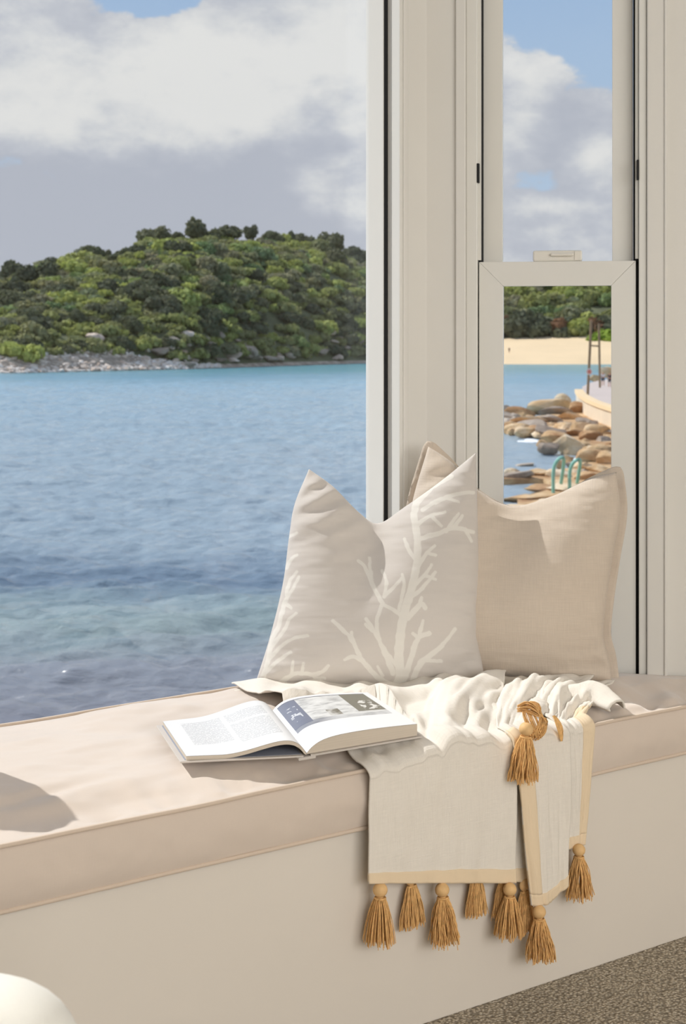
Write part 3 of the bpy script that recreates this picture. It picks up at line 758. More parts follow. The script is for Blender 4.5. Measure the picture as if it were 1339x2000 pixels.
def tassel_mesh(seed, L=0.078, n=170):
    r = random.Random(seed); parts = []
    for i in range(n):
        th = r.uniform(0, 2 * math.pi); q = math.sqrt(r.uniform(0.02, 1))
        r0 = 0.0085 * q; r1 = 0.030 * q * r.uniform(.8, 1.12); l = L * r.uniform(.88, 1.03); wv = r.uniform(0, 6)
        pts = []
        for k in range(7):
            t = k / 6; rad = r0 + (r1 - r0) * (t ** .75) * (1 - .12 * t * t)
            j = 0.0012 * math.sin(wv + t * 9)
            pts.append((rad * math.cos(th) + j, rad * math.sin(th) + j * .6, -0.012 - l * t))
        parts.append(tube(pts, 0.00085, 4, caps=False))
    # binding
    ring = [(0.0088 * math.cos(a), 0.0088 * math.sin(a), -0.013) for a in np.linspace(0, 2 * math.pi, 17)]
    parts.append(tube(ring, 0.0016, 5, caps=False)); parts.append(tube([(0, 0, 0.004), (0, 0, -.03)], [.003, .008], 8))
    return join(parts)
def bead_mesh():
    bm = bmesh.new(); bmesh.ops.create_uvsphere(bm, u_segments=20, v_segments=14, radius=0.0122)
    for v in bm.verts: v.co.z *= 0.95
    me = bpy.data.meshes.new('bead'); bm.to_mesh(me); bm.free(); me.polygons.foreach_set('use_smooth', [True] * len(me.polygons)); me.materials.append(MATS['bead_wood']); return me
TM = []
for sd_, L_ in ((1, .076), (2, .072), (3, .079)):
    v, f = tassel_mesh(sd_, L_); me = bpy.data.meshes.new('tassel'); me.from_pydata(v.tolist(), [], f); me.polygons.foreach_set('use_smooth', [True] * len(me.polygons)); me.materials.append(MATS['tassel_yarn']); TM.append(me)
BM = bead_mesh()
def tassel(p, k=0, rot=(0, 0, 0), sc=1.0, bead=True):
    o = bpy.data.objects.new('tassel', TM[k % 3]); o.location = Vector(p) - Vector(throw.location); o.rotation_euler = rot; o.scale = (sc, sc, sc); link(o, throw)
    if bead:
        b = bpy.data.objects.new('bead', BM); link(b, o)
    return o
for k, (px, py, v, rz, lean_, s_) in enumerate([
        (742, 1738, -.034, .3, .00, 1.0), (803, 1716, -.017, 0, .05, .98), (863, 1738, -.034, 2.1, -.07, 1.0), (929, 1698, -.017, 0, .02, .92), (995, 1737, -.038, 3.0, .02, .98),
        (980, 1712, -.016, 0, .0, .8), (1024, 1728, -.017, 0, .0, .95), (1052, 1781, -.046, 2.4, -.03, 1.0), (1130, 1660, -.030, 5.0, .0, .95), (1027, 1424, -.058, 1.9, .06, 1.02)]):
    t_ = tassel(on_v(px, py, v), k, (lean_ * .4, -lean_, rz), s_)
    if rz == 0: t_.scale = (s_, s_ * .42, s_)
# the loose upper tassel: looped yarn above its bead, and a tassel lying flat beside it
parts = []
for i in range(64):
    r = random.Random(100 + i); q = r.uniform(-1, 1); w_ = r.uniform(-1, 1)
    ctl = [(1016 + 8 * w_, 1384 + 6 * q), (1032 + 6 * w_, 1380 + 11 * q), (1050 + 6 * w_, 1388 + 10 * q), (1060 + 8 * q, 1408 + 4 * w_), (1054 + 11 * q, 1428 + 5 * w_), (1040 + 11 * q, 1440 + 7 * w_)]
    if i % 3 == 0: ctl = [(1018 + 6 * w_, 1382), (1030 + 10 * q, 1392), (1037 + 13 * q, 1408), (1044 + 12 * q, 1426), (1048 + 12 * q, 1438 + 6 * w_)]
    dv = [-.034, -.046, -.054, -.056, -.055, -.046]
    pts = spline([on_v(a, b, d - .004 * abs(w_)) for (a, b), d in zip(ctl, dv)], 14)
    parts.append(tube(pts, .0009, 4, caps=False))
v, f = join(parts); mesh_obj('yarn_loop', v, f, 'tassel_yarn', throw, smooth=True)
parts = []
p0 = on_v(1081, 1398, -.034); p1_ = on_v(1096, 1448, -.046)
for i in range(34):
    r = random.Random(300 + i); w_ = r.uniform(-1, 1)
    pts = []
    for t in np.linspace(0, 1, 7):
        q = p0 + (p1_ - p0) * t; q = q + np.array([w_ * .006 * math.sin(math.pi * min(1, t * .8 + .12)), r.uniform(-.0006, .0006) - .005 * math.sin(math.pi * t), 0.004 * math.sin(t * 3)])
        pts.append(q)
    parts.append(tube(pts, .0011, 4, caps=False))
v, f = join(parts); mesh_obj('loose_yarn', v, f, 'tassel_yarn', throw, smooth=True)

# ------------------------------------------------------------------ OPEN BOOK
def page_text():
    m, nt, bs = new_mat('printed_text_page')
    uv = nt.add('ShaderNodeTexCoord').outputs['UV']; s = nt.add('ShaderNodeSeparateXYZ'); nt.put(s.inputs[0], uv); x, y = s.outputs[0], s.outputs[1]
    def box(x0, x1, y0, y1):
        a = nt.math('MULTIPLY', nt.math('GREATER_THAN', x, x0), nt.math('LESS_THAN', x, x1)); b = nt.math('MULTIPLY', nt.math('GREATER_THAN', y, y0), nt.math('LESS_THAN', y, y1))
        return nt.math('MULTIPLY', a, b)
    ink = nt.math('MAXIMUM', nt.math('MAXIMUM', box(.13, .47, .28, .86), box(.51, .86, .20, .62)), box(.51, .86, .66, .86))
    lines = nt.math('GREATER_THAN', nt.math('FRACT', nt.math('MULTIPLY', y, 46.0)), 0.45)
    words = nt.math('GREATER_THAN', nt.noise(nt.scale(uv, (90, 46, 1)), 1.0, 1, 0.5), 0.42)
    k = nt.math('MULTIPLY', nt.math('MULTIPLY', ink, lines), nt.math('MULTIPLY', words, 0.42))
    nt.put(bs.inputs['Base Color'], nt.mix(k, srgb(236, 236, 236), srgb(120, 122, 128))); bs.inputs['Roughness'].default_value = 0.45
def page_photo():
    m, nt, bs = new_mat('printed_photo_page')
    uv = nt.add('ShaderNodeTexCoord').outputs['UV']; s = nt.add('ShaderNodeSeparateXYZ'); nt.put(s.inputs[0], uv); x, y = s.outputs[0], s.outputs[1]
    def box(x0, x1, y0, y1):
        a = nt.math('MULTIPLY', nt.math('GREATER_THAN', x, x0), nt.math('LESS_THAN', x, x1)); b = nt.math('MULTIPLY', nt.math('GREATER_THAN', y, y0), nt.math('LESS_THAN', y, y1))
        return nt.math('MULTIPLY', a, b)
    n = nt.noise(nt.scale(uv, (3, 9, 1)), 2.0, 4, 0.6)
    bed = nt.ramp(n, [(0.3, srgb(165, 165, 164)), (0.5, srgb(218, 218, 216)), (0.7, srgb(236, 236, 234))])
    pic = nt.mix(box(.03, .2, .40, .94), bed, srgb(118, 122, 138))            # dark end at the fold
    pic = nt.mix(box(.06, .16, .50, .80), pic, nt.ramp(nt.noise(uv, 14, 2), [(0.42, srgb(122, 126, 142)), (0.55, srgb(210, 212, 216))], 'CONSTANT'))
    pic = nt.mix(box(.66, .93, .46, .94), pic, srgb(124, 121, 108))           # dark end at the outer edge
    pic = nt.mix(box(.74, .92, .50, .74), pic, nt.ramp(nt.noise(uv, 18, 2), [(0.45, srgb(120, 116, 104)), (0.52, srgb(224, 222, 216))], 'CONSTANT'))
    pic = nt.mix(box(.38, .50, .44, .58), pic, nt.ramp(nt.noise(uv, 9, 2), [(0.45, srgb(120, 114, 100)), (0.6, srgb(205, 203, 198))]))
    pic = nt.mix(nt.math('MULTIPLY', box(.03, .93, .34, .42), nt.range(x, .1, .5, .8, .2)), pic, srgb(110, 114, 130))
    pic = nt.mix(box(.03, .93, .925, .94), pic, srgb(110, 112, 122))
    nt.put(bs.inputs['Base Color'], nt.mix(box(.03, .93, .34, .94), srgb(240, 240, 240), pic)); bs.inputs['Roughness'].default_value = 0.4
page_text(); page_photo()
plain('page_edges', srgb(208, 196, 180), 0.8, 0.08, 1.0, stretch=(3, 3, 900))
plain('book_cover', srgb(206, 198, 190), 0.5, 0.03, 5)
plain('end_paper', srgb(150, 156, 172), 0.6, 0.03, 5)
def make_book():
    zb = Z_SEAT + 0.036
    SF, SB = on_z(600, 1479, zb)[:2], on_z(531, 1392, zb)[:2]          # spine front / back
    LF, LB = on_z(352, 1491, zb)[:2], on_z(305, 1420, zb)[:2]
    RF, RB = on_z(824, 1441, zb)[:2], on_z(722, 1375, zb)[:2]
    root = empty('open_book', (*((SF + SB) / 2), zb)); tag(root, 'open hardcover book lying on the seat cushion in front of the pillows', 'book')
    zc_ = lambda: zb
    def plan(p, q, outer_f, outer_b):                                 # p 0 spine..1 outer, q 0 front..1 back
        f = SF + (outer_f - SF) * p; b = SB + (outer_b - SB) * p
        return f + (b - f) * q
    def sheet(name, prof_t, prof_b, of, ob, mat_top, p1, q0=0.02, q1=.98, flipu=False):
        n = 40; ps = np.linspace(0, 1, n) ** 1.5 * p1; qs = np.linspace(q0, q1, 14)
        top = []; bot = []; uv = []
        for q in qs:
            for p in ps:
                a = plan(p, q, of, ob); top.append((*a, zb + prof_t(p / p1))); bot.append((*a, zb + prof_b(p / p1))); uv.append(((1 - p / p1) if flipu else p / p1, q))
        m = len(qs); V = np.array(top + bot); nt_ = len(top)
        o = mesh_obj(name, V, grid_faces(m, n), mat_top, root, smooth=True, uv=np.array(uv * 2))
        # sides and underside as the page block
        f = [(i, i + 1, nt_ + i + 1, nt_ + i) for i in range(n - 1)] + [((m - 1) * n + i, (m - 1) * n + i + 1, nt_ + (m - 1) * n + i + 1, nt_ + (m - 1) * n + i) for i in range(n - 1)]
        f += [(j * n + n - 1, (j + 1) * n + n - 1, nt_ + (j + 1) * n + n - 1, nt_ + j * n + n - 1) for j in range(m - 1)]
        f += [tuple(q + nt_ for q in fc) for fc in grid_faces(m, n)]
        V2 = V.copy(); V2[:nt_, 2] -= .0004
        b = mesh_obj('page_block', V2, f, 'page_edges', root); fix(b)
        return o
    lt = lambda p: 0.004 + 0.027 * (1 - math.exp(-p * 14)) * (1 - sstep(0.05, 0.72, p) * .86) + 0.002 * p
    lb = lambda p: max(0.0028, lt(p) - 0.0065)
    sheet('text_page', lt, lb, LF, LB, 'printed_text_page', .95, flipu=True)
    rt = lambda p: 0.005 + 0.021 * (1 - math.exp(-p * 11)) * (1 - .15 * p) + .003 * math.sin(p * 3)
    rb = lambda p: 0.0035
    sheet('photo_page', rt, rb, RF, RB, 'printed_photo_page', .965)
    for (of, ob) in ((LF, LB), (RF, RB)):
        q = [plan(.03, 0, of, ob), plan(1, 0, of, ob), plan(1, 1, of, ob), plan(.03, 1, of, ob)]
        v, f = prism([tuple(a) for a in q], zb, zb + .0028); fix(mesh_obj('cover_board', v, f, 'book_cover', root), .0005)
        q = [plan(.04, .03, of, ob), plan(.96, .03, of, ob), plan(.96, .97, of, ob), plan(.04, .97, of, ob)]
        v, f = prism([tuple(a) for a in q], zb + .0028, zb + .0032); fix(mesh_obj('end_paper', v, f, 'end_paper', root))
    d = (RF - SF) / np.linalg.norm(RF - SF) * .016
    v, f = prism([tuple(SF - d), tuple(SF + d), tuple(SB + d), tuple(SB - d)], zb - .004, zb + .0005); fix(mesh_obj('spine', v, f, 'book_cover', root), .001)
make_book()

# ------------------------------------------------------------------ ARMCHAIR (only its rounded back corner is in view)
def rounded(name, cx, cy, z0, z1, hx, hy, rz, pw, mat, parent, top_r=.07):
    n = 48; rows = []
    prof = [(0, z0, .9)] + [(0, z0 + .02, 1.0)] + [(0, z0 + (z1 - z0 - top_r) * k / 4, 1.0) for k in range(1, 5)] + [(0, z1 - top_r + top_r * math.sin(a), 1 - (1 - math.cos(a)) * top_r / min(hx, hy) * .98) for a in np.linspace(.15, math.pi / 2, 9)]
    for (_, z, s) in prof:
        dx, dy = hx - (1 - s) * min(hx, hy), hy - (1 - s) * min(hx, hy)
        for th in np.linspace(0, 2 * math.pi, n, endpoint=False):
            c, sn = math.cos(th), math.sin(th)
            x = dx * abs(c) ** (2 / pw) * (1 if c >= 0 else -1); y = dy * abs(sn) ** (2 / pw) * (1 if sn >= 0 else -1)
            rows.append((cx + x * math.cos(rz) - y * math.sin(rz), cy + x * math.sin(rz) + y * math.cos(rz), z))
    m = len(prof); f = grid_faces(m, n, wrap=True) + [tuple(range(n))[::-1], tuple(range((m - 1) * n, m * n))]
    return fix(mesh_obj(name, rows, f, mat, parent, smooth=True))
ac = W(-0.588, 1.28, 0.0); rzc = -(math.pi / 2 - ANG)
arm = empty('armchair', ac); tag(arm, 'white upholstered armchair, only its rounded back showing in the bottom left corner', 'armchair')
def loc(x, y): p = W(-0.588 + x, 1.28 + y, 0); return p[0], p[1]
rounded('backrest', *loc(0, 0), 0.12, 0.600, 0.36, 0.10, rzc, 3.0, 'armchair_fabric', arm, .085)
rounded('seat', *loc(0, -.42), 0.12, 0.42, 0.28, 0.32, rzc, 5.0, 'armchair_fabric', arm, .06)
for sx in (-1, 1):
    rounded('armrest', *loc(sx * .30, -.40), 0.12, 0.56, 0.07, 0.34, rzc, 4.0, 'armchair_fabric', arm, .06)
    for sy in (-.66, .03):
        x, y = loc(sx * .26, sy); v, f = tube([(x, y, 0.0), (x, y, .13)], [.014, .022], 12); mesh_obj('leg', v, f, 'bead_wood', arm, smooth=False)

# ------------------------------------------------------------------ OUTSIDE: sea, island, beach, rocks
SEA = CAM_H - 7.8
def sea_d(py): return 7.8 * F / (py - HY)
def sea_pt(px, py, h=0.0):
    d = sea_d(py); return W((px - HX) / F * d, d, SEA + h)

def water():
    m, nt, bs = new_mat('sea_water')
    g = nt.add('ShaderNodeNewGeometry').outputs['Position']
    rel = nt.vmath('SUBTRACT', g, (CU, CV, 0))
    dist = nt.vmath('DOT_PRODUCT', rel, (FWD[0], FWD[1], 0), out=1)
    lat = nt.vmath('DOT_PRODUCT', rel, (RGT[0], RGT[1], 0), out=1)
    # seabed: patches of weed, sand and rock under the water, shallow towards the shores
    n1 = nt.noise(nt.scale(g, (.05, .05, .05)), 1.0, 4, .6)
    dd = nt.math('ADD', dist, nt.math('MULTIPLY', nt.math('MULTIPLY', nt.math('SUBTRACT', n1, .5), dist), .35))
    lg = nt.math('LOGARITHM', nt.math('MAXIMUM', dd, 1.0), 10.0)
    lo, hi = 1.4, 2.7
    P = lambda d: (math.log10(d) - lo) / (hi - lo)
    bed = nt.ramp(nt.range(lg, lo, hi, smooth=False), [(P(27), srgb(122, 124, 133)), (P(34), srgb(132, 138, 146)), (P(38), srgb(140, 156, 156)), (P(43), srgb(134, 152, 158)), (P(47), srgb(108, 128, 146)),
                 (P(56), srgb(150, 166, 176)), (P(90), srgb(158, 174, 183)), (P(200), srgb(156, 180, 192)), (P(270), srgb(132, 174, 194)), (P(345), srgb(104, 160, 170))])
    nt.put(bs.inputs['Base Color'], bed)
    bs.inputs['Roughness'].default_value = 0.2; bs.inputs['IOR'].default_value = 1.33; bs.inputs['Specular IOR Level'].default_value = 0.4
    # wind waves: long crests across the view, finer chop on top
    rot = nt.add('ShaderNodeCombineXYZ'); nt.put(rot.inputs[0], nt.math('MULTIPLY', lat, .42)); nt.put(rot.inputs[1], dist)
    w1 = nt.noise(rot.outputs[0], 0.55, 6, .62, .4)
    w2 = nt.noise(rot.outputs[0], 2.4, 4, .6, .2)
    b1 = nt.add('ShaderNodeBump'); b1.inputs['Strength'].default_value = 1.0; b1.inputs['Distance'].default_value = .3; nt.put(b1.inputs['Height'], w1)
    b2 = nt.add('ShaderNodeBump'); b2.inputs['Strength'].default_value = .8; b2.inputs['Distance'].default_value = .10; nt.put(b2.inputs['Height'], w2); nt.put(b2.inputs['Normal'], b1.outputs[0])
    nt.put(bs.inputs['Normal'], b2.outputs[0])
water()
def sea_mesh():
    Y = [22.0]
    while Y[-1] < 300: Y.append(Y[-1] + max(.085, .0026 * Y[-1]))
    Y = np.array(Y); nx = 420; k = np.linspace(-.33, .30, nx)
    YY = np.repeat(Y[:, None], nx, 1); XX = k[None] * YY
    fade = sstep(22, 26, YY) * (1 - sstep(200, 296, YY)) * sstep(-.33, -.30, k)[None] * (1 - sstep(.27, .30, k))[None]
    calm = 1 - .6 * sstep(45, 75, YY) * sstep(.08, .12, k)[None]
    h = .34 * fbm(XX * .16 + YY * .03, YY * .42, 3, 2) + .26 * fbm(XX * .45 - YY * .1, YY * 1.15, 7, 2) + .15 * fbm(XX * 1.4 + YY * .2, YY * 3.0, 9, 2)
    V = W(XX, YY, SEA + h * fade * calm)
    f = grid_faces(len(Y), nx); n0 = V.reshape(-1, 3)
    q = W([-1500, 1500, 2500, -2500], [2, 2, 3500, 3500], SEA - .22)
    return np.vstack([n0, q]), f + [(len(n0), len(n0) + 1, len(n0) + 2, len(n0) + 3)]
V_, f_ = sea_mesh(); o = mesh_obj('sea', V_, f_, 'sea_water', smooth=True); tag(o, 'rippled blue green bay water beyond the windows', 'sea', kind='stuff')

def leaf_mat(name, cols, trans=.35):
    m, nt, bs = new_mat(name)
    r = nt.add('ShaderNodeObjectInfo').outputs['Random']; ri = nt.add('ShaderNodeNewGeometry').outputs['Random Per Island']
    at = nt.add('ShaderNodeAttribute', attribute_name='hue')
    k = nt.math('FRACT', nt.math('ADD', r, at.outputs['Fac']))
    base = nt.ramp(k, [(i / (len(cols) - 1), c) for i, c in enumerate(cols)])
    base = nt.mix(nt.math('MULTIPLY', ri, .55), base, nt.mix(1.0, base, (.55, .55, .5, 1), 'MULTIPLY'))
    nt.put(bs.inputs['Base Color'], base); bs.inputs['Roughness'].default_value = .8; bs.inputs['Specular IOR Level'].default_value = .1
    tl = nt.add('ShaderNodeBsdfTranslucent'); nt.put(tl.inputs[0], nt.mix(1.0, base, (1.05, 1.05, .82, 1), 'MULTIPLY'))
    mx = nt.add('ShaderNodeMixShader'); mx.inputs[0].default_value = trans
    nt.put(mx.inputs[1], bs.outputs[0]); nt.put(mx.inputs[2], tl.outputs[0]); nt.put(nt.n['Material Output'].inputs[0], mx.outputs[0])
leaf_mat('foliage', [srgb(162, 165, 114), srgb(188, 194, 116), srgb(148, 150, 126), srgb(202, 208, 124), srgb(138, 162, 120), srgb(168, 162, 136), srgb(162, 165, 114)])
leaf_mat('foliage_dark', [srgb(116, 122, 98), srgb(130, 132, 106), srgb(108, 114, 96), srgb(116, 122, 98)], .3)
leaf_mat('foliage_bright', [srgb(170, 190, 80), srgb(150, 176, 76), srgb(170, 190, 80)])
leaf_mat('foliage_russet', [srgb(150, 116, 92), srgb(138, 112, 88), srgb(162, 122, 96)])
plain('bark', srgb(110, 98, 86), .9, .15, 3)
def rock_mat(name, a, b, c, sc=.6):
    m, nt, bs = new_mat(name)
    co = nt.add('ShaderNodeTexCoord').outputs['Object']; r = nt.add('ShaderNodeObjectInfo').outputs['Random']
    v = nt.vmath('ADD', co, nt.add('ShaderNodeObjectInfo').outputs['Location'])
    col = nt.ramp(nt.math('ADD', nt.noise(v, sc, 6, .65), nt.math('MULTIPLY', nt.math('SUBTRACT', r, .5), .25)), [(.3, a), (.5, b), (.7, c)])
    nt.put(bs.inputs['Base Color'], col); bs.inputs['Roughness'].default_value = .85; bs.inputs['Specular IOR Level'].default_value = .2
    bp = nt.add('ShaderNodeBump'); bp.inputs['Strength'].default_value = .7; bp.inputs['Distance'].default_value = .12; nt.put(bp.inputs['Height'], nt.noise(v, sc * 4, 5, .6)); nt.put(bs.inputs['Normal'], bp.outputs[0])
rock_mat('sandstone', srgb(166, 124, 86), srgb(214, 180, 136), srgb(238, 218, 188))
rock_mat('grey_rock', srgb(138, 122, 108), srgb(172, 156, 140), srgb(208, 194, 176))
rock_mat('pale_stone', srgb(190, 166, 146), srgb(224, 206, 188), srgb(242, 234, 224))
plain('soil', srgb(104, 108, 78), .95, .3, .15)
plain('sand', srgb(238, 210, 168), .95, .05, .05)
plain('concrete', srgb(222, 206, 182), .85, .06, .8)
plain('path', srgb(206, 190, 180), .9, .05, .5)
plain('pole_wood', srgb(140, 118, 92), .85, .15, 3)
plain('sign_red', srgb(214, 130, 116), .6, .05)
plain('sign_white', srgb(226, 222, 216), .6, .03)
plain('rail_teal', srgb(140, 196, 178), .5, .08, 2)
plain('foam', srgb(244, 246, 248), .8, .03, 1)

def crown_mesh(seed, n=520, r=1.0, lobes=6, flat=.75, core=True, leaf=.16):
    g = np.random.default_rng(seed); V = []; Fc = []; hue = []
    cs = []
    for i in range(lobes):
        a = g.uniform(0, 2 * math.pi); q = g.uniform(.15, .6) * r
        cs.append((np.array([q * math.cos(a), q * math.sin(a), g.uniform(.25, .75) * r * flat]), g.uniform(.38, .62) * r))
    k = 0
    for i in range(n):
        c, rr = cs[i % lobes]
        d = g.normal(size=3); d[2] = abs(d[2]) * 1.1 - .35; d /= np.linalg.norm(d)
        p = c + d * rr * np.array([1, 1, flat]) * g.uniform(.88, 1.06)
        nn = d + g.normal(size=3) * .55; nn /= np.linalg.norm(nn); t = np.cross(nn, g.normal(size=3)); t /= np.linalg.norm(t); b = np.cross(nn, t)
        s = leaf * r * g.uniform(.6, 1.25); s2 = s * g.uniform(.5, .9)
        V += [p - t * s, p - b * s2, p + t * s, p + b * s2]; Fc.append((k, k + 1, k + 2, k + 3)); k += 4
    if core:
        for c, rr in cs:
            bm = bmesh.new(); bmesh.ops.create_icosphere(bm, subdivisions=1, radius=rr * .86)
            bm.verts.ensure_lookup_table(); vs_ = [np.array(v.co) * [1, 1, flat] + c for v in bm.verts]; fs = [[v.index for v in f.verts] for f in bm.faces]; bm.free()
            V += vs_; Fc += [tuple(q + k for q in f) for f in fs]; k += len(vs_)
    return np.array(V), Fc

def to_mesh(name, V, Fc, mat):
    me = bpy.data.meshes.new(name); me.from_pydata(V.tolist(), [], Fc); me.materials.append(MATS[mat]); return me
CR = {mt: [to_mesh('tree_crown', *crown_mesh(10 + i + 50 * j, 560, 1.0, 5 + i % 4, (.7, .85, .6, .95)[i % 4]), mt) for i in range(4)] for j, mt in enumerate(('foliage', 'foliage_dark', 'foliage_bright', 'foliage_russet'))}
LOW = [crown_mesh(200 + i, 150, 1.0, 5, .7, True, .24) for i in range(5)]

# ---- island
xs = np.linspace(-700, 1000, 120)          # columns (frame positions, the far ends lie outside the view)
shore_d = np.interp(xs, [-700, 0, 350, 720, 1000], [250, 304, 342, 419, 470])
sky_y = np.interp(xs, [-700, -350, -100, 0, 60, 180, 215, 280, 370, 490, 600, 650, 720, 820, 1000], [660, 590, 568, 560, 540, 520, 513, 492, 476, 482, 490, 503, 528, 570, 655])
ridge_d = shore_d + 120
ridge_h = (HY - sky_y) / F * ridge_d + CAM_H - SEA
def island_h(k, t):
    prof = np.clip(t / .07, 0, 1) * .06 + .94 * np.sin(np.clip((t - .05) / .95, 0, 1) * math.pi / 2) ** .85
    return prof
NT_ = 60; tt = np.linspace(0, 1.6, NT_)
rows = []
for t in tt:
    d = shore_d + 120 * t
    if t <= 1: h = ridge_h * island_h(0, t)
    else: h = ridge_h * (1 - (t - 1) * 1.3)
    h = h + 1.2 * fbm(xs * .02, t * 7 + 0 * xs, 61, 3) * (t > .1)
    rows.append(W((xs - HX) / F * (shore_d + 60 * t) * 1.0 * (d / (shore_d + 60 * t)), d, SEA + np.maximum(h, -1.2) - .4 * (t == 0)))
G = np.array(rows)
o = mesh_obj('island_hill', G.reshape(-1, 3), grid_faces(NT_, len(xs)), 'soil', smooth=True)
tag(o, 'dark earth slope of the bush covered island across the bay', 'island')
def isl(px, t):
    k = np.interp(px, xs, np.arange(len(xs))); r = t / 1.6 * (NT_ - 1)
    i, j = int(min(r, NT_ - 2)), int(min(k, len(xs) - 2)); a, b = r - i, k - j
    return (G[i, j] * (1 - a) * (1 - b) + G[i + 1, j] * a * (1 - b) + G[i, j + 1] * (1 - a) * b + G[i + 1, j + 1] * a * b)

def plant(p, r, mat, k, name='island_tree', sink=.25, zs=1.0):
    o = bpy.data.objects.new(name, CR[mat][k % 4]); o.location = (p[0], p[1], p[2] - sink * r); o.scale = (r, r, r * zs); o.rotation_euler = (0, 0, random.uniform(0, 6.28))
    return link(o)
# skyline trees, each one to be picked out
for i, (px, dy, r, zs, lab) in enumerate([
        (20, 22, 3.2, 1.3, 'thin dark tree at the left end of the island skyline'), (110, 6, 3.0, .9, 'low dark bush on the island skyline, near the left'),
        (180, 26, 4.0, 1.15, 'large round dark tree on the left slope of the island skyline'), (214, 16, 1.3, 1.3, 'small umbrella-shaped tree beside the round tree on the island skyline'),
        (236, 10, 1.3, 1.2, 'small tree right of the umbrella-shaped one on the island skyline'), (300, 14, 4.2, 1.1, 'bushy dark tree left of the island top'),
        (345, 14, 2.6, 1.3, 'slender tree just left of the island top'), (374, 22, 3.4, 1.35, 'tall tree on the very top of the island'),
        (432, 14, 5.0, .95, 'wide domed dark tree right of the island top'), (489, 24, 1.7, 1.9, 'narrow upright tree sticking out of the island skyline'),
        (526, 18, 4.2, 1.1, 'dense dark tree on the island skyline right of the upright one'), (571, 22, 2.0, 1.6, 'narrow dark tree on the right of the island skyline'),
        (593, 20, 3.6, 1.25, 'tall dark tree on the right of the island skyline'), (645, 22, 4.0, 1.2, 'round dark tree near the window frame on the island skyline'),
        (684, 14, 3.8, 1.4, 'sparse dark tree beside the window frame on the island skyline'), (712, 8, 3.4, 1.2, 'grey tree half hidden by the window frame on the island skyline')]):
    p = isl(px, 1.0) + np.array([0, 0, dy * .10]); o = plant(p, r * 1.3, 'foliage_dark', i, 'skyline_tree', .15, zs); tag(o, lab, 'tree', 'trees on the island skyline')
# bush canopy: the largest ones singly, the rest as one mass
cand = []
g2 = np.random.default_rng(5)
for i in range(3500):
    px = g2.uniform(-60, 800) if i < 2600 else g2.uniform(-690, -60); t = .085 + .93 * g2.uniform(0, 1) ** 1.1; cand.append((px, t))
for i in range(260): cand.append((g2.uniform(330, 760), g2.uniform(.055, .12)))
cand.sort(key=lambda c: c[1]); spots = []
for px, t in cand:
    p = isl(px, t)
    if all((p[0] - q[0][0]) ** 2 + (p[1] - q[0][1]) ** 2 > 2.7 ** 2 for q in spots[-420:]): spots.append((p, px, t))
vis = [s for s in spots if -15 < s[1] < 735]
rest = [s for s in spots if not (-15 < s[1] < 735)]
random.Random(3).shuffle(vis)
for i, (p, px, t) in enumerate(vis[:290]):
    r = random.uniform(2.8, 5.0); n_ = vnoise(px * .012, t * 5, 8)
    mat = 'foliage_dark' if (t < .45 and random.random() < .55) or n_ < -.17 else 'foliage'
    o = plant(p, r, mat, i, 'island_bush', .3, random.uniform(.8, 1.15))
    row_ = 'low on' if t < .3 else ('half way up' if t < .65 else 'near the top of'); col_ = ['at its left end', 'left of the middle', 'in the middle', 'right of the middle', 'beside the window frame'][min(4, max(0, int(px / 145)))]
    tag(o, f"{'dark grey green' if mat == 'foliage_dark' else 'olive green'} bush {row_} the island slope, {col_}", 'bush', 'bushes covering the island slope')
Vs = []; Fs = []; hue = []; off = 0
for i, (p, px, t) in enumerate(vis[290:] + rest):
    V, Fc = LOW[i % 5]; a = random.uniform(0, 6.28); r = random.uniform(2.4, 3.9); c, s = math.cos(a), math.sin(a)
    Vr = np.stack([V[:, 0] * c - V[:, 1] * s, V[:, 0] * s + V[:, 1] * c, V[:, 2] - .3], -1) * r + p
    Vs.append(Vr); Fs += [tuple(q + off for q in f) for f in Fc]; off += len(V); hue.append(np.full(len(V), random.uniform(.25, .42) if t < .3 else random.random()))
o = mesh_obj('island_scrub', np.concatenate(Vs), Fs, 'foliage', attr={'hue': np.concatenate(hue)}); tag(o, 'dense green scrub filling in between the island bushes', 'scrub', kind='stuff')

# ---- stones
def rock_mesh(seed, sub=3, flat=.6, amp=.35):
    bm = bmesh.new(); bmesh.ops.create_icosphere(bm, subdivisions=sub, radius=1.0); g = np.random.default_rng(seed)
    dirs = g.normal(size=(13, 3)); dirs /= np.linalg.norm(dirs, axis=1)[:, None]; cut = g.uniform(.42, .8, 13); ph = g.uniform(0, 9, 3)
    for v in bm.verts:
        p = np.array(v.co)
        for d, c in zip(dirs, cut):
            e = p @ d - c
            if e > 0: p = p - d * e * .97
        p = p * (1 + .06 * math.sin(p[0] * 5 + ph[0]) + .05 * math.sin(p[1] * 6 + ph[1] + p[2] * 4))
        v.co = Vector(p * [1, 1, flat])
    me = bpy.data.meshes.new('rock'); bm.to_mesh(me); bm.free(); return me
def rocks_for(mat, n, seed, sub=3):
    out = []
    for i in range(n):
        me = rock_mesh(seed + i, sub, (.55, .75, .5, .9, .62)[i % 5]); me.materials.append(MATS[mat]); out.append(me)
    return out
RS, RG, RP = rocks_for('sandstone', 7, 1), rocks_for('grey_rock', 5, 30), rocks_for('pale_stone', 5, 60, 2)
def put_rock(name, me, p, sx, sy, sz, rz, label, cat='rock', group=None, tilt=0.0):
    o = bpy.data.objects.new(name, me); o.location = p; o.scale = (sx, sy, sz); o.rotation_euler = (tilt, tilt * .6, rz); link(o); return tag(o, label, cat, group)
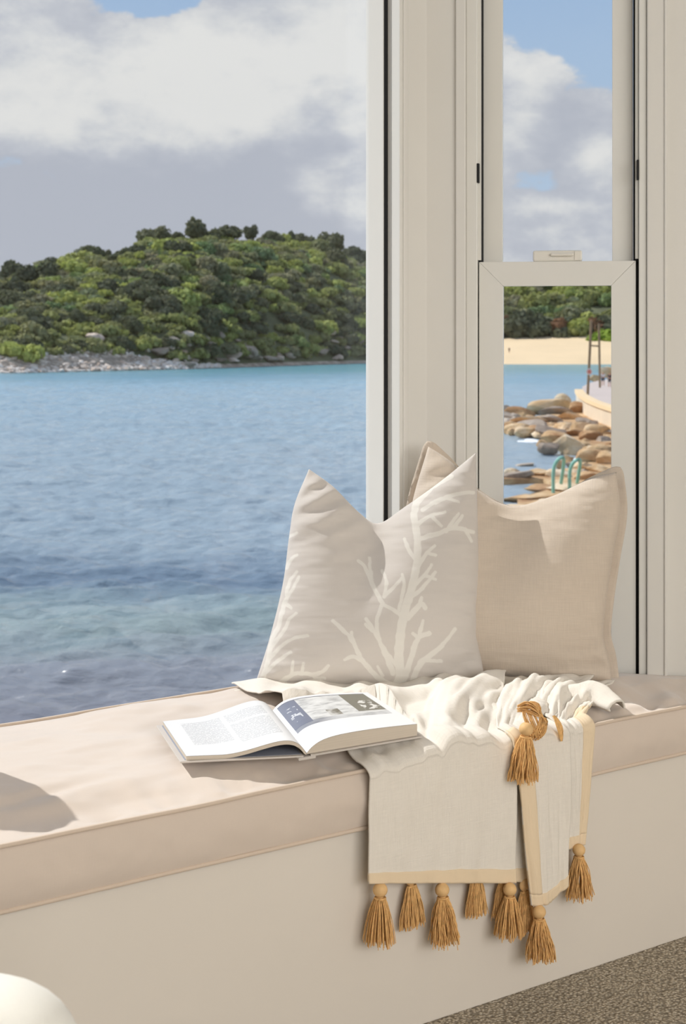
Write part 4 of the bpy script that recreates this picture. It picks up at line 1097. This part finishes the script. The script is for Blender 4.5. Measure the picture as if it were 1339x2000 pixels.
# boulders at the foot of the island
g3 = random.Random(11)
for i in range(34):
    px = 300 + 430 * (i + g3.random()) / 34; t = g3.uniform(.015, .11); p = isl(px, t); r = g3.uniform(.9, 2.4)
    put_rock('shore_boulder', RG[i % 5], p + np.array([0, 0, .3 * r]), r * 1.5, r * 1.1, r, g3.uniform(0, 6), f"{'large' if r > 1.9 else 'small' if r < 1.3 else 'middling'} grey boulder at the island waterline {['right after the pebble beach', 'below the middle of the island', 'right of the middle', 'near the window frame'][min(3, int((px - 300) / 108))]}", 'boulder', 'boulders along the island shore')
for px, t, r, lab in ((178, .13, 2.6, 'pale pointed boulder in the bush above the pebble beach'), (292, .10, 1.8, 'pale round boulder at the right end of the pebble beach'), (362, .11, 2.4, 'broad pale boulder below the bush on the island shore'),
                   (455, .03, 1.6, 'orange-tinted boulder at the island waterline'), (545, .03, 2.0, 'low orange-tinted rock at the island waterline, right of the middle'), (660, .03, 2.0, 'orange-tinted rock at the island waterline beside the window frame'), (640, .12, 2.6, 'grey slab rock in the bush near the window frame')):
    p = isl(px, t); put_rock('shore_boulder', RP[int(px) % 5], p + np.array([0, 0, .35 * r]), r * 1.2, r, r * 1.05, px, lab, 'boulder', 'boulders along the island shore')
for i in range(230):
    px = -30 + 400 * g3.random() ** 1.25; t = g3.uniform(-.0, .085); p = isl(px, max(t, 0)); r = g3.uniform(.45, 1.1)
    put_rock('beach_stone', RP[i % 5], p + np.array([0, 0, .35]), r * 1.3, r, r, g3.uniform(0, 6), f"{'large' if r > .75 else 'small' if r < .5 else 'middling'} pale stone {['at the left end', 'left of the middle', 'in the middle', 'at the right end'][min(3, max(0, int(px / 95)))]} of the island pebble beach", 'stone', 'stones of the island pebble beach')
Vs = []; Fs = []; off = 0
bm = bmesh.new(); bmesh.ops.create_icosphere(bm, subdivisions=1, radius=1.0); bm.verts.ensure_lookup_table()
IV = np.array([v.co[:] for v in bm.verts]) * [1.25, 1, .7]; IF = [tuple(v.index for v in f.verts) for f in bm.faces]; bm.free()
for i in range(1500):
    px = -40 + 470 * g3.random() ** 1.2; t = g3.uniform(0, .085) * (1 - .75 * float(sstep(180, 420, px))); p = isl(px, t); r = g3.uniform(.22, .5)
    Vs.append(IV * r * np.array([g3.uniform(.8, 1.2), g3.uniform(.8, 1.2), g3.uniform(.7, 1.2)]) + p + [0, 0, .3]); Fs += [tuple(q + off for q in f) for f in IF]; off += len(IV)
o = mesh_obj('small_pebbles', np.concatenate(Vs), Fs, 'pale_stone'); tag(o, 'countless small pale pebbles between the larger stones of the island beach', 'pebbles', kind='stuff')
# pebble strip under them
xa = np.linspace(-300, 720, 90)
A = np.array([isl(x, 0.0) + [0, 0, .25] for x in xa]); B = np.array([isl(x, .085 * (1 - .75 * sstep(180, 420, x))) + [0, 0, .1] for x in xa]); A2 = A - [0, 0, 3.0]
o = mesh_obj('pebble_beach', np.concatenate([A2, A, B]), grid_faces(3, 90), 'grey_rock', smooth=True); tag(o, 'strip of small pale pebbles along the island waterline', 'pebbles', kind='stuff')

# ---- headland behind the sand beach (seen through the side window)
bx_ = np.linspace(760, 1500, 60)
def hd(px, t):                                           # t 0 waterline .. 1 top of the sand .. 3 hill
    d = 404 + 55 * min(t, 1) + 60 * max(0, t - 1)
    yy = 712 + (659 - 712) * t if t <= 1 else 659 + (555 - 659) * (t - 1) / 1.2
    if t <= 1: yy = yy - (px - 980) * .03 * t
    return W((px - HX) / F * d, d, CAM_H - (yy - HY) / F * d)
tv = np.r_[-.15, np.linspace(0, 1, 8)]
SP = np.array([[hd(x, t) for x in bx_] for t in tv])
o = mesh_obj('sand_beach', SP.reshape(-1, 3), grid_faces(len(tv), 60), 'sand', smooth=True); tag(o, 'bright golden sand beach across the water, seen through the side window', 'beach')
tv = np.linspace(.97, 2.6, 14); HP = np.array([[hd(x, t) for x in bx_] for t in tv])
o = mesh_obj('headland_hill', HP.reshape(-1, 3), grid_faces(len(tv), 60), 'soil', smooth=True); tag(o, 'dark wooded hillside behind the sand beach', 'hill')
k = 0
for i in range(120):
    px = 930 + 320 * g3.random(); t = g3.choice((1.02, 1.06, 1.15, 1.3, 1.42, 1.55, 1.75, 1.9, 2.05)) + g3.uniform(-.02, .06); p = hd(px, t); r = g3.uniform(3.6, 6.2)
    low = t < 1.12
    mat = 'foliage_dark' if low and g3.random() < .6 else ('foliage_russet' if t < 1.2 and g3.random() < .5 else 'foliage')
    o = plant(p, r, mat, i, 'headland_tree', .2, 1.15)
    tag(o, {'foliage_dark': 'dark tree at the back of the sand beach', 'foliage_russet': 'russet brown tree above the sand beach', 'foliage': 'green tree on the hillside behind the sand beach'}[mat] + (', left side of the pane' if px < 1050 else ', middle of the pane' if px < 1120 else ', right side of the pane'), 'tree', 'trees behind the sand beach')
for px, t, r in ((1170, .82, 4.2), (1186, .9, 6.0), (1206, .84, 6.0)):
    o = plant(hd(px, t), r, 'foliage_bright', int(px), 'bright_bush', .3, .9); tag(o, 'bright lime green bush behind the poles on the walkway', 'bush', 'bright bushes behind the poles')

# ---- sandstone rock shelf in front of the side window
shelf = []
def rk(px, py, wpx, hpx, mat=0, rz=None, label=None, tilt=0.0):
    d = sea_d(py + hpx * .55); p = W((px - HX) / F * d, d, CAM_H - (py - HY) / F * d)
    sx = wpx * d / F * .56; sz = hpx * d / F * .62
    me = (RS, RG, RP)[mat][(int(px) * 7 + int(py)) % len((RS, RG, RP)[mat])]
    fl_ = (.55, .75, .5, .9, .62)[((int(px) * 7 + int(py)) % len((RS, RG, RP)[mat])) % 5]
    rot = -(math.pi / 2 - ANG) + (random.uniform(-.3, .3) if rz is None else rz)
    return put_rock('shore_rock', me, p, sx * 1.08, sx * .95, sz / fl_ * 1.1, rot, label or f"{'broad' if wpx > 55 else 'small' if wpx < 42 else 'middling'} {('tan', 'greyish', 'pale')[mat]} rock {'on the rock point' if py < 852 else 'between the point and the handrails' if py < 900 else 'on the shelf by the teal handrails' if py < 950 else 'just above the linen pillow'}, {'left' if px < 1050 else 'middle' if px < 1125 else 'right'}", 'rock', 'sandstone rocks outside the side window', tilt or random.uniform(-.22, .22))
rk(1095, 782, 34, 26, 0, 0, 'knob-shaped sandstone rock topping the rock point'); rk(1062, 797, 80, 24, 0, 0, 'long flat sandstone slab on top of the rock point')
rk(1085, 806, 60, 22, 1); rk(1010, 803, 60, 22, 0); rk(986, 797, 18, 14, 1); rk(990, 815, 34, 26, 1, None, 'dark grey boulder at the left edge of the rock point')
rk(1030, 822, 70, 26, 0); rk(1005, 838, 60, 20, 0); rk(1072, 822, 48, 24, 1, None, 'angular grey rock in the middle of the rock point'); rk(1110, 815, 44, 26, 0); rk(1098, 838, 50, 22, 0)
rk(1050, 842, 54, 22, 0); rk(1022, 846, 42, 18, 0); rk(1128, 802, 40, 26, 0); rk(1142, 826, 36, 26, 1, None, 'rounded dark reddish boulder below the sea wall'); rk(1158, 832, 26, 22, 1)
rk(1120, 850, 60, 24, 0); rk(1082, 858, 54, 24, 0); rk(1112, 868, 70, 34, 0, .3, 'large tilted sandstone boulder with an orange face', .25); rk(1076, 876, 44, 22, 1); rk(1060, 868, 30, 18, 0)
rk(1150, 858, 46, 26, 0); rk(1176, 862, 40, 24, 1); rk(1170, 880, 60, 26, 0); rk(1150, 895, 60, 28, 0); rk(1185, 900, 44, 28, 0); rk(1136, 912, 50, 22, 0); rk(1172, 918, 60, 28, 0); rk(1190, 935, 50, 24, 1)
rk(1150, 935, 60, 22, 0); rk(1110, 922, 60, 16, 0); rk(1010, 930, 62, 24, 1, None, 'long dark wet rock ledge by the teal handrails'); rk(1050, 925, 70, 24, 0); rk(1085, 930, 50, 20, 0); rk(996, 922, 34, 16, 0); rk(1030, 908, 40, 8, 1)
rk(1060, 955, 80, 16, 0); rk(1030, 974, 90, 20, 0, None, 'pale sandstone ledge just above the linen pillow'); rk(1110, 955, 90, 24, 0); rk(1100, 985, 150, 34, 0); rk(1180, 960, 80, 34, 0); rk(1010, 1000, 90, 22, 0)
rk(1135, 840, 60, 30, 0); rk(1160, 846, 50, 26, 0); rk(1182, 846, 40, 26, 1); rk(1080, 845, 70, 22, 1); rk(1040, 832, 60, 20, 1)
gk = random.Random(21)
for i in range(60):
    zone = gk.random()
    if zone < .55: px = gk.uniform(985, 1200); py = gk.uniform(812, 852) + max(0, px - 1060) * .2
    else: px = gk.uniform(1090, 1200); py = gk.uniform(860, 945)
    rk(px, py, gk.uniform(16, 34), gk.uniform(10, 18), gk.choice((0, 0, 0, 1)))
# low rock bed between the boulders
def bed(name, pts, h, lab):
    P = [tuple(sea_pt(x, y)[:2]) for x, y in pts]; v, f = prism(P, SEA - 1.0, SEA + h); o = mesh_obj(name, v, f, 'sandstone'); fix(o); tag(o, lab, 'rock shelf')
bed('rock_shelf', [(985, 846), (1060, 850), (1100, 884), (1140, 880), (1230, 900), (1230, 815), (1130, 812), (1060, 822), (985, 830)], .5, 'flat sandstone shelf under the boulders of the rock point')
bed('rock_shelf', [(975, 946), (1060, 946), (1090, 962), (1010, 985), (1010, 1040), (1260, 1040), (1240, 915), (1150, 912), (1110, 930), (1000, 934)], .3, 'low wet sandstone shelf below the teal handrails')
for px, py, w_, d_ in ((1040, 862, 60, 2.2), (1125, 897, 36, 2.6), (1015, 800, 40, 3.0), (1120, 792, 20, 1.6)):
    c = sea_pt(px, py, .06); r = w_ * sea_d(py) / F / 2; V = [c]; n = 24
    for i in range(n):
        a = i / n * 2 * math.pi; q = 1 + .35 * math.sin(3 * a + px) + .2 * math.sin(5 * a)
        V.append(c + np.array([*(RGT * r * q * math.cos(a) + FWD * d_ * q * math.sin(a)), -.05]))
    o = mesh_obj('sea_foam', V, [(0, 1 + i, 1 + (i + 1) % n) for i in range(n)], 'foam', smooth=True); tag(o, 'white foam washing against the sandstone rocks', 'foam', kind='stuff')

# ---- sea wall and walkway
top_pt = lambda px, py, h: on_z(px, py, SEA + h)[:2]
wp = [top_pt(1129, 760, 2.1), top_pt(1133, 766, 2.1), top_pt(1142, 773, 2.1), top_pt(1162, 783, 2.1), top_pt(1193, 793, 2.1), top_pt(1240, 805, 2.1), top_pt(1320, 818, 2.1)]
wc = spline(wp, 40); tan = np.gradient(wc, axis=0); tan /= np.linalg.norm(tan, axis=1)[:, None]; nr = np.stack([-tan[:, 1], tan[:, 0]], -1)
zw0, zw1 = SEA - .5, SEA + 2.3
sw = empty('sea_wall', (*wc[0], SEA)); tag(sw, 'curved cream concrete sea wall along the walkway', 'wall')
def strip(name, a0, a1, z0, z1, mat, parent):
    L = wc + nr * a0; R = wc + nr * a1; n = len(wc)
    V = np.concatenate([np.c_[L, np.full(n, z0)], np.c_[R, np.full(n, z0)], np.c_[R, np.full(n, z1)], np.c_[L, np.full(n, z1)]]).reshape(4, n, 3).transpose(1, 0, 2)
    f = grid_faces(n, 4, wrap=True) + [(0, 1, 2, 3), tuple((n - 1) * 4 + q for q in (3, 2, 1, 0))]
    return fix(mesh_obj(name, V.reshape(-1, 3), f, mat, parent))
strip('wall_body', -.25, .25, zw0, SEA + 1.75, 'concrete', sw); strip('coping', -.4, .45, SEA + 1.75, SEA + 2.1, 'sand', sw)
back = [top_pt(x, y, 2.0) for x, y in ((1330, 735), (1260, 737), (1200, 739), (1170, 743), (1150, 748), (1137, 755))]
o = mesh_obj('walkway', *prism([tuple(q + nr_ * .3) for q, nr_ in zip(wc[1:], nr[1:])] + [tuple(q) for q in back], SEA + .2, SEA + 2.0), 'path'); fix(o); tag(o, 'pinkish paved seaside walkway behind the curved sea wall', 'walkway')
pr = empty('beach_poles', on_d(1158, 768, 146)); tag(pr, 'pair of tall slim wooden poles with a crossbar on the walkway', 'poles')
def pole(x0, y0, x1, y1, d, r): v, f = tube([on_d(x0, y0, d), on_d(x1, y1, d)], r, 8); return v, f
v, f = pole(1147, 774, 1154, 626, 142, .13); mesh_obj('pole', v, f, 'pole_wood', pr)
v, f = pole(1171, 757, 1169, 632, 160, .12); mesh_obj('pole', v, f, 'pole_wood', pr)
v, f = pole(1150, 675, 1170, 676, 151, .08); mesh_obj('crossbar', v, f, 'pole_wood', pr)
c = on_d(1150, 726, 141.6); rw = 6 * 141.6 / F
def disc(name, c, r, mat, parent, th=.06):
    n = 20; fw = np.array([FWD[0], FWD[1], 0]); rt = np.array([RGT[0], RGT[1], 0]); V = []
    for s in (0, -th):
        V += [c + fw * s + rt * r * math.cos(a) + np.array([0, 0, r * 1.1 * math.sin(a)]) for a in np.linspace(0, 2 * math.pi, n, endpoint=False)]
    f = [tuple(range(n)), tuple(range(n, 2 * n))] + [(i, (i + 1) % n, n + (i + 1) % n, n + i) for i in range(n)]
    return fix(mesh_obj(name, V, f, mat, parent))
sg = disc('sign_board', c, rw, 'sign_white', pr); disc('sign_ring', c - np.array([FWD[0], FWD[1], 0]) * .07, rw * .62, 'sign_red', pr)
# orange-tan rocks behind the poles
for px, py, w_, h_ in ((1162, 738, 26, 16), (1186, 726, 34, 22), (1200, 736, 30, 24)):
    d = 205; p = on_d(px, py, d); put_rock('shore_rock', RS[int(px) % 7], p, w_ * d / F * .6, w_ * d / F * .5, h_ * d / F * .9, px, 'orange-tan rock beside the walkway behind the poles', 'rock', 'rocks behind the poles')
# teal handrails of the rock pool
def handrail(px0, py0, py1, dirx):
    d = sea_d(py1); h = (py1 - py0) * d / F; b = W((px0 - HX) / F * d, d, SEA + .1)
    rt = np.array([RGT[0], RGT[1], 0]); fw = np.array([FWD[0], FWD[1], 0])
    up = np.array([0, 0, 1.0]); pts = [b, b + up * h * .6, b + up * h * .85 + rt * .1 * dirx, b + up * h + rt * .35 * dirx, b + up * h * .9 + rt * .55 * dirx + fw * .3, b + up * h * .3 + rt * .5 * dirx + fw * .9]
    v, f = tube(spline(pts, 30), .085, 10); return v, f
for px0, py0, py1, dx, lab in ((1080, 898, 975, 1, 'teal metal pool handrail on the rocks, left one'), (1112, 902, 972, 1, 'teal metal pool handrail on the rocks, right one')):
    v, f = handrail(px0, py0, py1, dx); o = mesh_obj('handrail', v, f, 'rail_teal', smooth=True); tag(o, lab, 'handrail', 'teal handrails on the rocks')

# ---- tiny people
def person(p, h, top, bottom, label):
    root = empty('person', p); tag(root, label, 'person', 'people by the water')
    rt = np.array([RGT[0], RGT[1], 0]); s = h / 1.7
    def skin(name, J, E, mat):
        me = bpy.data.meshes.new(name); me.from_pydata([tuple(np.array(rt) * j[0] * s + np.array([0, 0, j[1] * s]) + np.array([FWD[0], FWD[1], 0]) * j[3] * s) for j in J], E, [])
        o = bpy.data.objects.new(name, me); link(o, root); sk = o.modifiers.new('skin', 'SKIN'); me.skin_vertices.new() if not me.skin_vertices else None
        for v, j in zip(me.skin_vertices[0].data, J): v.radius = (j[2] * s, j[2] * s)
        me.skin_vertices[0].data[0].use_root = True
        sub = o.modifiers.new('sub', 'SUBSURF'); sub.levels = sub.render_levels = 1; me.materials.append(MATS[mat]); return o
    skin('body', [(0, .92, .13, 0), (0, 1.15, .13, 0), (0, 1.38, .14, 0), (0, 1.50, .05, 0), (0, 1.62, .09, 0), (.2, 1.36, .05, 0), (.26, 1.1, .042, 0), (.27, .86, .035, .05), (-.2, 1.36, .05, 0), (-.26, 1.1, .042, 0), (-.25, .86, .035, .05),
         (.1, .86, .085, 0), (.11, .48, .06, -.02), (.12, .08, .045, 0), (.13, .03, .04, -.14), (-.1, .86, .085, 0), (-.11, .48, .06, .04), (-.12, .08, .045, .04), (-.13, .03, .04, -.1)],
         [(0, 1), (1, 2), (2, 3), (3, 4), (2, 5), (5, 6), (6, 7), (2, 8), (8, 9), (9, 10), (0, 11), (11, 12), (12, 13), (13, 14), (0, 15), (15, 16), (16, 17), (17, 18)], 'skin_tone')
    skin('shirt', [(0, .95, .16, 0), (0, 1.15, .155, 0), (0, 1.40, .16, 0), (.2, 1.37, .065, 0), (.25, 1.18, .06, 0), (-.2, 1.37, .065, 0), (-.25, 1.18, .06, 0)], [(0, 1), (1, 2), (2, 3), (3, 4), (2, 5), (5, 6)], top)
    skin('shorts', [(0, .93, .155, 0), (.1, .84, .10, 0), (.11, .5, .085, -.02), (-.1, .84, .10, 0), (-.11, .5, .085, .03)], [(0, 1), (1, 2), (0, 3), (3, 4)], bottom)
plain('skin_tone', srgb(200, 150, 120), .6, .05); plain('cloth_white', srgb(232, 232, 232), .8, .03); plain('cloth_dark', srgb(52, 54, 64), .8, .05)
person(on_z(1177, 753, SEA + 2.0), 1.62, 'cloth_white', 'cloth_dark', 'person in white top and dark trousers on the seaside walkway')
person(on_z(1190, 756, SEA + 2.0), 1.68, 'cloth_dark', 'cloth_dark', 'person in dark clothes on the seaside walkway, at the pane edge')
person(hd(994, .42), 1.7, 'cloth_dark', 'cloth_dark', 'small distant person standing on the sand beach')
